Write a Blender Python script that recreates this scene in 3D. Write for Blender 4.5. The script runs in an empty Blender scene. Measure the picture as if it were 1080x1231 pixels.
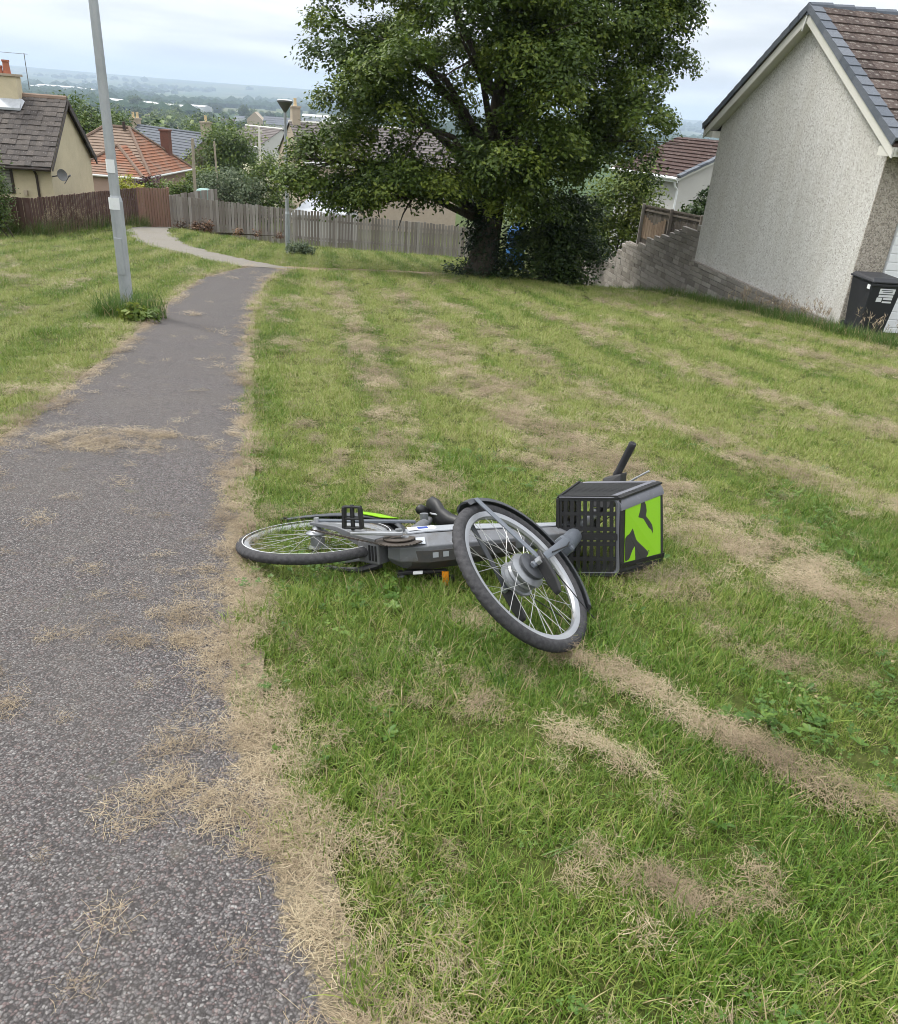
import bpy, bmesh, math, random
import numpy as np
from mathutils import Vector, Matrix, Euler

random.seed(7)
RNG = np.random.default_rng(11)
SC = bpy.context.scene
COL = SC.collection
R = math.radians

# ------------------------------------------------------------------ camera
FPX, PITCH, ROLL, EYE = 955.0, R(27.0), R(4.5), 1.32
f0 = Vector((0, math.cos(PITCH), -math.sin(PITCH)))
u0 = Vector((0, math.sin(PITCH), math.cos(PITCH)))
r0 = Vector((1, 0, 0))
rr = r0 * math.cos(ROLL) + u0 * math.sin(ROLL)
uu = -r0 * math.sin(ROLL) + u0 * math.cos(ROLL)
cam_d = bpy.data.cameras.new('camera')
cam = bpy.data.objects.new('camera', cam_d)
COL.objects.link(cam)
m = Matrix((rr, uu, -f0)).transposed().to_4x4()
m.translation = (0, 0, EYE)
cam.matrix_world = m
cam_d.sensor_fit = 'HORIZONTAL'
cam_d.sensor_width = 36
cam_d.lens = FPX / 1080 * 36
cam_d.clip_start = 0.05
cam_d.clip_end = 40000
SC.camera = cam

# ------------------------------------------------------------------ world (overcast)
SUN_EL, SUN_AZ = R(52), R(-62)      # azimuth measured from +Y towards +X
W = bpy.data.worlds.new('World')
SC.world = W
W.use_nodes = True
nt = W.node_tree
nt.nodes.clear()
def N(t, **k):
    n = nt.nodes.new(t)
    for a, b in k.items():
        setattr(n, a, b)
    return n
L = lambda a, b: nt.links.new(a, b)
out = N('ShaderNodeOutputWorld')
bg = N('ShaderNodeBackground')
bg.inputs[1].default_value = 0.1
sky = N('ShaderNodeTexSky', sky_type='NISHITA')
sky.sun_disc = False
sky.sun_elevation = SUN_EL
sky.sun_rotation = SUN_AZ
sky.air_density = 1.0
sky.dust_density = 1.0
tc = N('ShaderNodeTexCoord')
sep = N('ShaderNodeSeparateXYZ')
L(tc.outputs['Generated'], sep.inputs[0])
def math_(op, a, b=None, c=None):
    n = N('ShaderNodeMath', operation=op)
    for i, v in enumerate((a, b, c)):
        if v is None: continue
        if isinstance(v, (int, float)): n.inputs[i].default_value = v
        else: L(v, n.inputs[i])
    return n.outputs[0]
zc = math_('MAXIMUM', sep.outputs[2], 0.0)
den = math_('ADD', zc, 0.10)
px = math_('DIVIDE', sep.outputs[0], den)
py = math_('DIVIDE', sep.outputs[1], den)
cb = N('ShaderNodeCombineXYZ')
L(px, cb.inputs[0]); L(py, cb.inputs[1])
nz1 = N('ShaderNodeTexNoise')
nz1.inputs['Scale'].default_value = 0.55
nz1.inputs['Detail'].default_value = 5
nz1.inputs['Roughness'].default_value = 0.5
nz1.inputs['Distortion'].default_value = 0.35
L(cb.outputs[0], nz1.inputs['Vector'])
rmp = N('ShaderNodeValToRGB')
e = rmp.color_ramp.elements
e[0].position = 0.40; e[0].color = (2.5, 2.6, 2.72, 1)
e[1].position = 0.60; e[1].color = (3.95, 3.95, 3.95, 1)
x = e.new(0.5); x.color = (3.15, 3.21, 3.28, 1)
L(nz1.outputs['Fac'], rmp.inputs[0])
# an overcast dome is brighter towards the zenith than at the horizon
el = math_('MULTIPLY_ADD', zc, 2.0, 1.0)   # CIE overcast sky: zenith three times the horizon
sc_ = N('ShaderNodeVectorMath', operation='SCALE')
L(rmp.outputs[0], sc_.inputs[0]); L(el, sc_.inputs['Scale'])
cov = N('ShaderNodeMapRange')
cov.inputs['From Min'].default_value = 0.0
cov.inputs['From Max'].default_value = 0.10
cov.inputs['To Min'].default_value = 0.97
cov.inputs['To Max'].default_value = 0.97
L(zc, cov.inputs['Value'])
mx = N('ShaderNodeMix', data_type='RGBA')
L(cov.outputs[0], mx.inputs['Factor'])
L(sky.outputs[0], mx.inputs['A'])
L(sc_.outputs[0], mx.inputs['B'])
L(mx.outputs['Result'], bg.inputs[0])
L(bg.outputs[0], out.inputs[0])

# ------------------------------------------------------------------ sun behind thin cloud
sd = bpy.data.lights.new('sun', 'SUN')
sd.energy = 1.5
sd.angle = R(12)
sd.color = (1.0, 0.965, 0.9)
sun = bpy.data.objects.new('sun', sd)
COL.objects.link(sun)
dv = Vector((math.sin(SUN_AZ) * math.cos(SUN_EL), math.cos(SUN_AZ) * math.cos(SUN_EL), math.sin(SUN_EL)))
sun.rotation_euler = dv.to_track_quat('Z', 'Y').to_euler()
sun.location = (-20, 0, 40)

# ------------------------------------------------------------------ exposure
SC.view_settings.view_transform = 'Standard'
SC.view_settings.look = 'None'
SC.view_settings.exposure = 1.42
SC.view_settings.gamma = 1
SC.view_settings.use_curve_mapping = False
SC.render.engine = 'CYCLES'
SC.cycles.use_denoising = True
SC.cycles.use_adaptive_sampling = True
SC.cycles.adaptive_threshold = 0.025
SC.cycles.max_bounces = 6
SC.cycles.diffuse_bounces = 3
SC.cycles.glossy_bounces = 2
SC.cycles.transmission_bounces = 3
SC.cycles.transparent_max_bounces = 8
SC.cycles.volume_bounces = 0
SC.cycles.pixel_filter_type = 'BLACKMAN_HARRIS'
SC.cycles.filter_width = 1.0
SC.cycles.sample_clamp_indirect = 6
SC.render.film_transparent = False

# ================================================================== materials
class NT:
    def __init__(s, name):
        s.m = bpy.data.materials.new(name)
        s.m.use_nodes = True
        s.t = s.m.node_tree
        s.t.nodes.clear()
        s.o = s.n('ShaderNodeOutputMaterial')
    def n(s, t, **k):
        nd = s.t.nodes.new(t)
        for a, b in k.items(): setattr(nd, a, b)
        return nd
    def l(s, a, b): s.t.links.new(a, b)
    def put(s, sock, v):
        if v is None: return
        if hasattr(v, 'links'): s.l(v, sock)
        elif isinstance(v, (tuple, list)) and len(v) == 3 and sock.type == 'RGBA': sock.default_value = (*v, 1)
        else: sock.default_value = v
    def math(s, op, *a):
        nd = s.n('ShaderNodeMath', operation=op)
        for i, v in enumerate(a): s.put(nd.inputs[i], v)
        return nd.outputs[0]
    def obj(s): return s.n('ShaderNodeTexCoord').outputs['Object']
    def pos(s): return s.n('ShaderNodeNewGeometry').outputs['Position']
    def mapv(s, v, scale=(1, 1, 1), rot=(0, 0, 0)):
        nd = s.n('ShaderNodeMapping')
        s.l(v, nd.inputs[0]); nd.inputs['Scale'].default_value = scale; nd.inputs['Rotation'].default_value = rot
        return nd.outputs[0]
    def noise(s, v, scale, detail=4, rough=0.55, dist=0):
        nd = s.n('ShaderNodeTexNoise')
        s.l(v, nd.inputs['Vector'])
        nd.inputs['Scale'].default_value = scale; nd.inputs['Detail'].default_value = detail
        nd.inputs['Roughness'].default_value = rough; nd.inputs['Distortion'].default_value = dist
        return nd.outputs['Fac']
    def vor(s, v, scale, feature='F1', out='Distance', rnd=1):
        nd = s.n('ShaderNodeTexVoronoi', feature=feature)
        s.l(v, nd.inputs['Vector']); nd.inputs['Scale'].default_value = scale
        if 'Randomness' in nd.inputs: nd.inputs['Randomness'].default_value = rnd
        return nd.outputs[out]
    def ramp(s, f, stops, interp='LINEAR'):
        nd = s.n('ShaderNodeValToRGB')
        cr = nd.color_ramp; cr.interpolation = interp
        while len(cr.elements) < len(stops): cr.elements.new(0.5)
        for el_, (p, c) in zip(cr.elements, stops):
            el_.position = p
            el_.color = (*c, 1) if isinstance(c, (tuple, list)) else (c, c, c, 1)
        s.l(f, nd.inputs[0])
        return nd.outputs[0]
    def mix(s, f, a, b, mode='MIX'):
        nd = s.n('ShaderNodeMix', data_type='RGBA', blend_type=mode)
        s.put(nd.inputs['Factor'], f); s.put(nd.inputs['A'], a); s.put(nd.inputs['B'], b)
        return nd.outputs['Result']
    def attr(s, name, typ='GEOMETRY', out='Fac'):
        nd = s.n('ShaderNodeAttribute', attribute_name=name, attribute_type=typ)
        return nd.outputs[out]
    def rand(s): return s.n('ShaderNodeObjectInfo').outputs['Random']
    def bump(s, h, strength=0.4, dist=0.02):
        nd = s.n('ShaderNodeBump')
        s.l(h, nd.inputs['Height']); nd.inputs['Strength'].default_value = strength; nd.inputs['Distance'].default_value = dist
        return nd.outputs[0]
    def princ(s, color, rough=0.7, metal=0, normal=None, spec=0.5, **k):
        p = s.n('ShaderNodeBsdfPrincipled')
        s.put(p.inputs['Base Color'], color); s.put(p.inputs['Roughness'], rough); s.put(p.inputs['Metallic'], metal)
        p.inputs['Specular IOR Level'].default_value = spec
        if normal is not None: s.l(normal, p.inputs['Normal'])
        for a, b in k.items(): s.put(p.inputs[a], b)
        s.l(p.outputs[0], s.o.inputs[0])
        return s.m
    def leaf(s, color, trans=0.3, tcol=None, rough=0.55, spec=0.3):
        p = s.n('ShaderNodeBsdfPrincipled')
        s.put(p.inputs['Base Color'], color); p.inputs['Roughness'].default_value = rough
        p.inputs['Specular IOR Level'].default_value = spec
        t = s.n('ShaderNodeBsdfTranslucent')
        s.put(t.inputs[0], tcol if tcol is not None else color)
        mxs = s.n('ShaderNodeMixShader'); mxs.inputs[0].default_value = trans
        s.l(p.outputs[0], mxs.inputs[1]); s.l(t.outputs[0], mxs.inputs[2]); s.l(mxs.outputs[0], s.o.inputs[0])
        return s.m

def plain(name, col, rough=0.6, metal=0, var=0.12, scale=6, spec=0.5, bump=0.0, bscale=60):
    t = NT(name); v = t.obj()
    nn = t.noise(v, scale, 5, 0.65)
    c = t.mix(nn, tuple(max(0, x * (1 - var)) for x in col), tuple(min(1, x * (1 + var)) for x in col))
    b = t.bump(t.noise(v, bscale, 3), bump, 0.01) if bump else None
    rr_ = t.math('MULTIPLY_ADD', nn, 0.25, rough - 0.12)
    return t.princ(c, rr_, metal, b, spec)

M = {}
def build_materials():
    # --- ground under the grass, darkened to paint in shade among blades, fields far off
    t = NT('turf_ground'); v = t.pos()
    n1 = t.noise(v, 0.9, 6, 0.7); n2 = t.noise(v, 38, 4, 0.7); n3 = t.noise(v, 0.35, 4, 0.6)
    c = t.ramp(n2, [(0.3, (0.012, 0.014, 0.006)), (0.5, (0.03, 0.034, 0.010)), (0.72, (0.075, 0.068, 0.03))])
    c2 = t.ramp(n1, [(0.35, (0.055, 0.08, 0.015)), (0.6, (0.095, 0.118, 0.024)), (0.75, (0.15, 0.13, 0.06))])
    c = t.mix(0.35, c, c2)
    sp = t.n('ShaderNodeSeparateXYZ'); t.l(v, sp.inputs[0])
    cell = t.vor(t.mapv(v, (1, 0.5, 1)), 0.006, out='Color')
    fs = t.n('ShaderNodeSeparateColor'); t.l(cell, fs.inputs[0])
    fld = t.ramp(fs.outputs[0], [(0.0, (0.03, 0.055, 0.02)), (0.35, (0.05, 0.085, 0.025)), (0.6, (0.07, 0.10, 0.03)), (0.8, (0.13, 0.13, 0.06)), (1.0, (0.05, 0.08, 0.03))], 'CONSTANT')
    fld = t.mix(t.math('MULTIPLY', t.noise(v, 0.02, 6, 0.7), 0.8), fld, (0.03, 0.05, 0.02))
    far = t.n('ShaderNodeMapRange'); far.inputs['From Min'].default_value = 60; far.inputs['From Max'].default_value = 140
    t.l(sp.outputs[1], far.inputs['Value'])
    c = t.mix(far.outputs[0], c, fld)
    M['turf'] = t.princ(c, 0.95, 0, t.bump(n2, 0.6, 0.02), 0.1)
    # --- tarmac path
    t = NT('tarmac_path'); v = t.pos()
    wn = t.n('ShaderNodeTexNoise'); t.l(v, wn.inputs['Vector']); wn.inputs['Scale'].default_value = 60; wn.inputs['Detail'].default_value = 2
    va = t.n('ShaderNodeVectorMath', operation='MULTIPLY_ADD'); t.l(wn.outputs['Color'], va.inputs[0]); va.inputs[1].default_value = (.012, .012, .012); t.l(v, va.inputs[2])
    vf = t.n('ShaderNodeTexVoronoi'); t.l(va.outputs[0], vf.inputs['Vector']); vf.inputs['Scale'].default_value = 175
    vs = t.n('ShaderNodeSeparateColor'); t.l(vf.outputs['Color'], vs.inputs[0])
    st = t.ramp(vs.outputs[0], [(0.0, (0.046, 0.042, 0.043)), (0.3, (0.082, 0.076, 0.077)), (0.6, (0.124, 0.116, 0.117)), (0.85, (0.165, 0.155, 0.153)), (0.95, (0.205, 0.195, 0.19)), (1, (0.27, 0.262, 0.255))])
    red = t.mix(t.ramp(vs.outputs[1], [(0.72, 0), (0.9, 0.55)]), st, (0.17, 0.118, 0.112))
    gap = t.ramp(vf.outputs['Distance'], [(0.38, 0), (0.68, 1)])
    c = t.mix(t.math('MULTIPLY', gap, 0.8), red, (0.03, 0.028, 0.028))
    big = t.noise(v, 1.6, 5, 0.65)
    c = t.mix(t.ramp(big, [(0.35, 0.0), (0.7, 0.35)]), c, (0.105, 0.095, 0.085))
    c = t.mix(t.ramp(t.noise(v, 7, 5, 0.7), [(0.58, 0.0), (0.75, 0.4)]), c, (0.125, 0.11, 0.085))
    c = t.mix(t.ramp(t.noise(v, 0.55, 5, 0.7, .8), [(0.5, 0), (0.68, 0.45)]), c, (0.07, 0.066, 0.064))
    c = t.mix(t.ramp(t.noise(v, 2.4, 6, 0.75), [(0.64, 0), (0.74, 0.5)]), c, (0.115, 0.118, 0.05))
    h = t.math('SUBTRACT', 1.0, vf.outputs['Distance'])
    n_ = t.noise(v, 70, 5, 0.75); n2_ = t.noise(t.mapv(v, (1, 3, 1), (0, 0, .6)), 90, 3, 0.7)
    lit = t.mix(t.ramp(n2_, [(.42, 0), (.62, .9)]), t.ramp(n_, [(.3, (.06, .05, .036)), (.7, (.14, .115, .08))]), (.27, .22, .145))
    ed = t.math('ADD', t.attr('edged'), t.math('ADD', t.math('MULTIPLY', t.math('SUBTRACT', t.noise(v, 6, 4, 0.65), 0.5), 0.30), t.math('MULTIPLY', t.math('SUBTRACT', t.noise(v, 45, 4, 0.7), 0.5), 0.14)))
    mr = t.n('ShaderNodeMapRange'); t.l(ed, mr.inputs['Value']); mr.inputs['From Min'].default_value = -0.005; mr.inputs['From Max'].default_value = 0.022
    c = t.mix(mr.outputs[0], c, lit)
    M['tarmac'] = t.princ(c, 0.9, 0, t.bump(h, 0.6, 0.006), 0.2)
    # --- pale gravel path
    t = NT('gravel_path'); v = t.pos()
    n1 = t.noise(v, 40, 4, 0.7)
    c = t.ramp(n1, [(0.3, (0.13, 0.12, 0.105)), (0.7, (0.24, 0.222, 0.195))])
    c = t.mix(t.ramp(t.noise(v, 1.2, 4), [(0.45, 0), (0.7, 0.4)]), c, (0.14, 0.13, 0.09))
    M['gravel'] = t.princ(c, 0.95, 0, t.bump(n1, 0.5, 0.01), 0.15)
    t = NT('bare_soil'); v = t.pos()
    n1 = t.noise(v, 25, 4, 0.7)
    c = t.ramp(n1, [(0.3, (0.15, 0.115, 0.07)), (0.7, (0.27, 0.22, 0.14))])
    M['soil'] = t.princ(c, 0.97, 0, t.bump(n1, 0.5, 0.01), 0.1)
    # --- vegetation (per-piece natural variation only)
    def grassmat(name, stops, strawf, trans=0.3):
        t = NT(name)
        a = t.attr('tint', 'INSTANCER'); b = t.attr('bt', 'GEOMETRY')
        f = t.math('ADD', t.math('MULTIPLY', a, 0.56), t.math('MULTIPLY', b, 0.46))
        c = t.ramp(f, stops)
        c = t.mix(t.ramp(b, [(1 - strawf - 0.02, 0), (1 - strawf + 0.02, 1)]), c, (0.32, 0.26, 0.14))
        return t.leaf(c, trans, spec=0.3, rough=0.5)
    M['grass'] = grassmat('grass_blades', [(0.0, (0.022, 0.06, 0.007)), (0.25, (0.06, 0.13, 0.012)), (0.5, (0.115, 0.19, 0.022)), (0.75, (0.235, 0.275, 0.062)), (1.0, (0.40, 0.395, 0.18))], 0.055, 0.14)
    M['longgrass'] = grassmat('long_grass_blades', [(0.0, (0.04, 0.09, 0.016)), (0.5, (0.09, 0.16, 0.03)), (1.0, (0.2, 0.2, 0.08))], 0.14)
    M['straw'] = grassmat('dry_straw', [(0.0, (0.08, 0.056, 0.036)), (0.35, (0.2, 0.15, 0.095)), (0.65, (0.34, 0.27, 0.175)), (1.0, (0.5, 0.43, 0.29))], 0.0, 0.15)
    M['weed'] = grassmat('weed_leaves', [(0.0, (0.03, 0.075, 0.012)), (0.5, (0.06, 0.125, 0.018)), (1.0, (0.12, 0.185, 0.03))], 0.0, 0.2)
    def leafmat(name, dark, mid, light, trans=0.28, spec=0.35):
        t = NT(name); b = t.attr('bt')
        return t.leaf(t.ramp(b, [(0, dark), (0.55, mid), (1, light)]), trans, spec=spec)
    M['leaf_alder'] = leafmat('alder_leaves', (0.034, 0.062, 0.01), (0.082, 0.13, 0.017), (0.19, 0.235, 0.034), 0.27)
    M['leaf_ivy'] = leafmat('ivy_leaves', (0.010, 0.022, 0.008), (0.02, 0.04, 0.012), (0.045, 0.075, 0.02), 0.12)
    M['leaf_dark'] = leafmat('dark_leaves', (0.022, 0.042, 0.012), (0.045, 0.08, 0.018), (0.09, 0.13, 0.03), 0.2)
    M['leaf_mid'] = leafmat('mid_green_leaves', (0.045, 0.08, 0.015), (0.09, 0.14, 0.024), (0.16, 0.2, 0.04))
    M['leaf_bright'] = leafmat('bright_leaves', (0.08, 0.13, 0.02), (0.15, 0.2, 0.035), (0.25, 0.28, 0.06))
    M['leaf_grey'] = leafmat('grey_green_leaves', (0.06, 0.09, 0.04), (0.11, 0.15, 0.075), (0.2, 0.23, 0.14))
    M['leaf_gold'] = leafmat('golden_leaves', (0.16, 0.18, 0.02), (0.3, 0.32, 0.03), (0.45, 0.42, 0.06))
    M['leaf_purple'] = leafmat('purple_leaves', (0.03, 0.012, 0.018), (0.06, 0.024, 0.032), (0.1, 0.045, 0.05))
    M['flower'] = leafmat('cream_flowers', (0.5, 0.5, 0.32), (0.62, 0.6, 0.42), (0.75, 0.72, 0.55), 0.2)
    M['leaf_rust'] = leafmat('rusty_dead_weeds', (0.06, 0.03, 0.015), (0.13, 0.065, 0.03), (0.22, 0.13, 0.06), 0.15)
    M['seedhead'] = leafmat('grass_seed_heads', (0.22, 0.17, 0.12), (0.34, 0.27, 0.19), (0.45, 0.38, 0.26), 0.2)
    # --- bark
    t = NT('bark'); v = t.obj()
    n1 = t.noise(t.mapv(v, (6, 6, 1.2)), 3, 6, 0.7)
    M['bark'] = t.princ(t.ramp(n1, [(0.3, (0.035, 0.03, 0.024)), (0.7, (0.11, 0.095, 0.075))]), 0.95, 0, t.bump(n1, 0.8, 0.05), 0.1)
    # --- roughcast
    t = NT('dry_dash_roughcast'); v = t.obj()
    vf = t.n('ShaderNodeTexVoronoi'); t.l(v, vf.inputs['Vector']); vf.inputs['Scale'].default_value = 48
    vs = t.n('ShaderNodeSeparateColor'); t.l(vf.outputs['Color'], vs.inputs[0])
    c = t.ramp(vs.outputs[0], [(0, (0.30, 0.285, 0.26)), (0.14, (0.46, 0.45, 0.425)), (0.5, (0.54, 0.53, 0.505)), (0.8, (0.6, 0.59, 0.57)), (1, (0.66, 0.65, 0.635))])
    stn = t.noise(t.mapv(v, (1.6, 1.6, 0.35)), 1.0, 6, 0.65)
    c = t.mix(t.ramp(stn, [(0.42, 0), (0.75, 0.42)]), c, (0.43, 0.405, 0.35))
    c = t.mix(t.ramp(t.noise(t.mapv(v, (5, 5, .22)), 1.3, 5, 0.7), [(0.52, 0), (0.78, 0.38)]), c, (0.34, 0.33, 0.3))
    c = t.mix(t.ramp(t.noise(v, 9, 3, 0.6), [(0.5, 0), (0.8, 0.2)]), c, (0.36, 0.34, 0.31))
    M['harl'] = t.princ(c, 0.95, 0, t.bump(vf.outputs['Distance'], 0.35, 0.012), 0.15)
    t = NT('brown_dash'); v = t.obj()
    vf = t.n('ShaderNodeTexVoronoi'); t.l(v, vf.inputs['Vector']); vf.inputs['Scale'].default_value = 46
    vs = t.n('ShaderNodeSeparateColor'); t.l(vf.outputs['Color'], vs.inputs[0])
    c = t.ramp(vs.outputs[0], [(0, (0.2, 0.18, 0.155)), (0.5, (0.36, 0.325, 0.28)), (1, (0.48, 0.44, 0.39))])
    M['harl_brown'] = t.princ(c, 0.95, 0, t.bump(vf.outputs['Distance'], 0.35, 0.012), 0.15)
    # --- blocks and stones: colour varies by piece
    def pieces(name, stops, bs=30, scale=9, rough=0.92, mortar=None, bumpd=0.012, lichen=None):
        t = NT(name); v = t.obj(); r_ = t.rand()
        c = t.ramp(r_, stops)
        n1 = t.noise(v, scale, 6, 0.7)
        c = t.mix(t.ramp(n1, [(0.35, 0.0), (0.75, 0.45)]), c, tuple(x * 0.45 for x in stops[0][1]))
        if lichen:
            c = t.mix(t.ramp(t.noise(v, lichen[1], 4, 0.7), [(lichen[2], 0), (lichen[2] + 0.12, 0.8)]), c, lichen[0])
        return t.princ(c, rough, 0, t.bump(t.noise(v, bs, 4, 0.7), 0.5, bumpd), 0.2)
    M['block'] = pieces('concrete_block', [(0, (0.21, 0.19, 0.165)), (0.5, (0.29, 0.265, 0.235)), (1, (0.37, 0.34, 0.305))], 18, 5)
    M['mortar'] = plain('mortar', (0.23, 0.21, 0.185), 0.95, var=0.25, scale=5, spec=0.1, bump=0.4)
    M['stone'] = pieces('split_stone', [(0, (0.18, 0.165, 0.145)), (0.35, (0.25, 0.232, 0.205)), (0.75, (0.31, 0.288, 0.25)), (1, (0.4, 0.38, 0.345))], 16, 6)
    M['tile_brown'] = pieces('brown_roof_tile', [(0, (0.052, 0.038, 0.034)), (0.5, (0.075, 0.055, 0.048)), (1, (0.1, 0.075, 0.066))], 40, 12, lichen=((0.27, 0.25, 0.225), 3.2, 0.52))
    M['tile_dark'] = pieces('weathered_tile', [(0, (0.072, 0.064, 0.06)), (0.5, (0.09, 0.079, 0.073)), (1, (0.115, 0.1, 0.09))], 30, 8, lichen=((0.3, 0.27, 0.245), 2.5, 0.6))
    M['tile_red'] = pieces('red_clay_tile', [(0, (0.22, 0.1, 0.062)), (0.5, (0.26, 0.12, 0.075)), (1, (0.3, 0.145, 0.09))], 20, 2.5, lichen=((0.22, 0.165, 0.13), 0.5, 0.50))
    M['tile_red_old'] = pieces('lichened_clay_tile', [(0, (0.19, 0.135, 0.105)), (0.5, (0.215, 0.155, 0.12)), (1, (0.24, 0.18, 0.14))], 20, 2.5)
    M['tile_brown_far'] = pieces('brown_tile_courses', [(0, (0.058, 0.036, 0.032)), (1, (0.075, 0.048, 0.042))], 12, 3, lichen=((0.2, 0.17, 0.155), 6, 0.56))
    M['slate'] = pieces('slate_courses', [(0, (0.12, 0.13, 0.15)), (1, (0.16, 0.17, 0.19))], 10, 3)
    M['tile_grey'] = pieces('grey_brown_tile_courses', [(0, (0.14, 0.125, 0.12)), (1, (0.18, 0.16, 0.155))], 10, 2)
    M['verge'] = pieces('grey_verge_cap', [(0, (0.11, 0.125, 0.15)), (1, (0.16, 0.175, 0.2))], 30, 6)
    M['board_grey'] = pieces('weathered_grey_board', [(0, (0.2, 0.175, 0.155)), (0.5, (0.27, 0.245, 0.22)), (1, (0.38, 0.355, 0.33))], 20, 3)
    M['board_brown'] = pieces('brown_fence_board', [(0, (0.085, 0.05, 0.042)), (0.5, (0.115, 0.068, 0.058)), (1, (0.17, 0.115, 0.10))], 20, 2.5)
    M['board_tan'] = pieces('tan_fence_panel', [(0, (0.23, 0.135, 0.10)), (1, (0.27, 0.165, 0.125))], 20, 2.5)
    M['board_old'] = pieces('old_timber_panel', [(0, (0.15, 0.13, 0.11)), (0.5, (0.2, 0.175, 0.15)), (1, (0.26, 0.225, 0.19))], 20, 3)
    M['board_repair'] = pieces('bare_timber_repair', [(0, (0.30, 0.22, 0.16)), (1, (0.38, 0.29, 0.21))], 20, 3)
    M['render_cream'] = pieces('stained_cream_render', [(0, (0.56, 0.49, 0.34)), (1, (0.6, 0.52, 0.37))], 40, 0.8, lichen=((0.25, 0.22, 0.16), 1.6, 0.66))
    M['render_white'] = plain('white_render', (0.5, 0.495, 0.48), 0.9, var=0.08, scale=1.5, spec=0.15, bump=0.3)
    M['render_pink'] = plain('pinkish_render', (0.36, 0.26, 0.21), 0.9, var=0.12, scale=1, spec=0.15)
    M['render_tan'] = plain('tan_stone', (0.38, 0.32, 0.25), 0.9, var=0.2, scale=3, spec=0.15, bump=0.4)
    M['brick_red'] = plain('red_brick', (0.15, 0.075, 0.058), 0.9, var=0.25, scale=8, spec=0.15)
    M['pot_yellow'] = plain('buff_chimney_pot', (0.55, 0.42, 0.25), 0.8, var=0.15)
    M['pot_red'] = plain('terracotta_pot', (0.34, 0.12, 0.07), 0.85, var=0.2)
    M['trim_white'] = plain('white_painted_trim', (0.72, 0.72, 0.7), 0.45, var=0.06)
    M['trim_cream'] = plain('cream_barge_board', (0.62, 0.61, 0.56), 0.55, var=0.08)
    M['trim_dark'] = plain('dark_brown_barge', (0.035, 0.024, 0.02), 0.6, var=0.2)
    M['pvc_white'] = plain('white_pvc', (0.74, 0.76, 0.78), 0.4, var=0.05)
    M['groove'] = plain('joint_groove', (0.2, 0.2, 0.2), 0.8)  # plain grey for the movement joint in the block wall
    M['glass'] = plain('dark_window_glass', (0.04, 0.05, 0.055), 0.15, var=0.3, scale=2)
    M['blind'] = plain('slatted_blind', (0.2, 0.2, 0.17), 0.6, var=0.2)
    t = NT('galvanised_steel'); v = t.obj()
    n1 = t.noise(t.mapv(v, (1, 1, 0.35)), 7, 6, 0.7)
    c = t.ramp(n1, [(0.3, (0.30, 0.32, 0.345)), (0.7, (0.44, 0.46, 0.485))])
    M['galv'] = t.princ(c, t.ramp(n1, [(0.3, 0.42), (0.7, 0.62)]), 0.35, None, 0.5)
    M['galv_dark'] = plain('grey_lantern', (0.10, 0.10, 0.098), 0.5, var=0.2)
    M['sticker'] = plain('faded_white_sticker', (0.68, 0.7, 0.72), 0.5, var=0.08, scale=20)
    M['pole_wood'] = plain('weathered_pole', (0.3, 0.26, 0.2), 0.9, var=0.3, scale=4)
    M['pole_white'] = plain('pale_pole', (0.6, 0.58, 0.52), 0.7, var=0.1)
    M['bin'] = plain('black_bin_plastic', (0.02, 0.021, 0.026), 0.5, var=0.25, scale=5)
    M['green_box'] = plain('sea_green_plastic', (0.2, 0.33, 0.30), 0.5, var=0.1)
    M['blue'] = plain('blue_plastic', (0.04, 0.16, 0.42), 0.45, var=0.15)
    M['wood_far'] = plain('far_woodland', (0.024, 0.045, 0.02), 0.95, var=0.5, scale=0.05, spec=0.1)
    M['concrete_white'] = plain('white_cladding', (0.5, 0.5, 0.5), 0.6, var=0.06)
    # --- bicycle
    t = NT('tyre_rubber'); v = t.obj()
    n1 = t.noise(v, 60, 4, 0.7)
    M['tyre'] = t.princ(t.ramp(n1, [(0.3, (0.026, 0.026, 0.029)), (0.7, (0.058, 0.057, 0.06))]), 0.82, 0, t.bump(n1, 0.25, 0.003), 0.3)
    M['alu'] = plain('brushed_aluminium', (0.38, 0.39, 0.41), 0.4, 0.65, 0.1, 25)
    M['alu_dull'] = plain('dull_motor_casing', (0.22, 0.23, 0.245), 0.42, 0.6, 0.35, 40)
    M['spoke'] = plain('steel_spoke', (0.5, 0.5, 0.5), 0.35, 0.8, 0.05)
    def grimy(name, col, dirt, rough, metal, lo=0.5):
        t = NT(name); v = t.obj()
        n1 = t.noise(v, 11, 6, 0.72); n2 = t.noise(v, 70, 3, 0.7)
        c = t.mix(t.ramp(n1, [(lo, 0), (lo + 0.22, 0.75)]), col, dirt)
        c = t.mix(t.ramp(n2, [(0.62, 0), (0.72, 0.35)]), c, tuple(min(1, x * 1.7 + 0.05) for x in col))
        return t.princ(c, t.math('MULTIPLY_ADD', n1, 0.35, rough - 0.15), metal, t.bump(n2, 0.08, 0.002), 0.5)
    M['frame_grey'] = grimy('scuffed_grey_paint', (0.145, 0.15, 0.162), (0.095, 0.085, 0.072), 0.45, 0.3)
    M['frame_silver'] = grimy('silver_paint', (0.42, 0.44, 0.48), (0.3, 0.29, 0.28), 0.38, 0.45, 0.58)
    M['fork_grey'] = grimy('slate_grey_paint', (0.13, 0.145, 0.17), (0.13, 0.12, 0.11), 0.36, 0.3, 0.58)
    M['guard'] = grimy('charcoal_mudguard', (0.045, 0.048, 0.055), (0.06, 0.055, 0.05), 0.42, 0.0, 0.6)
    M['black'] = grimy('black_plastic', (0.008, 0.008, 0.009), (0.02, 0.019, 0.017), 0.5, 0.0, 0.58)
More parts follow.
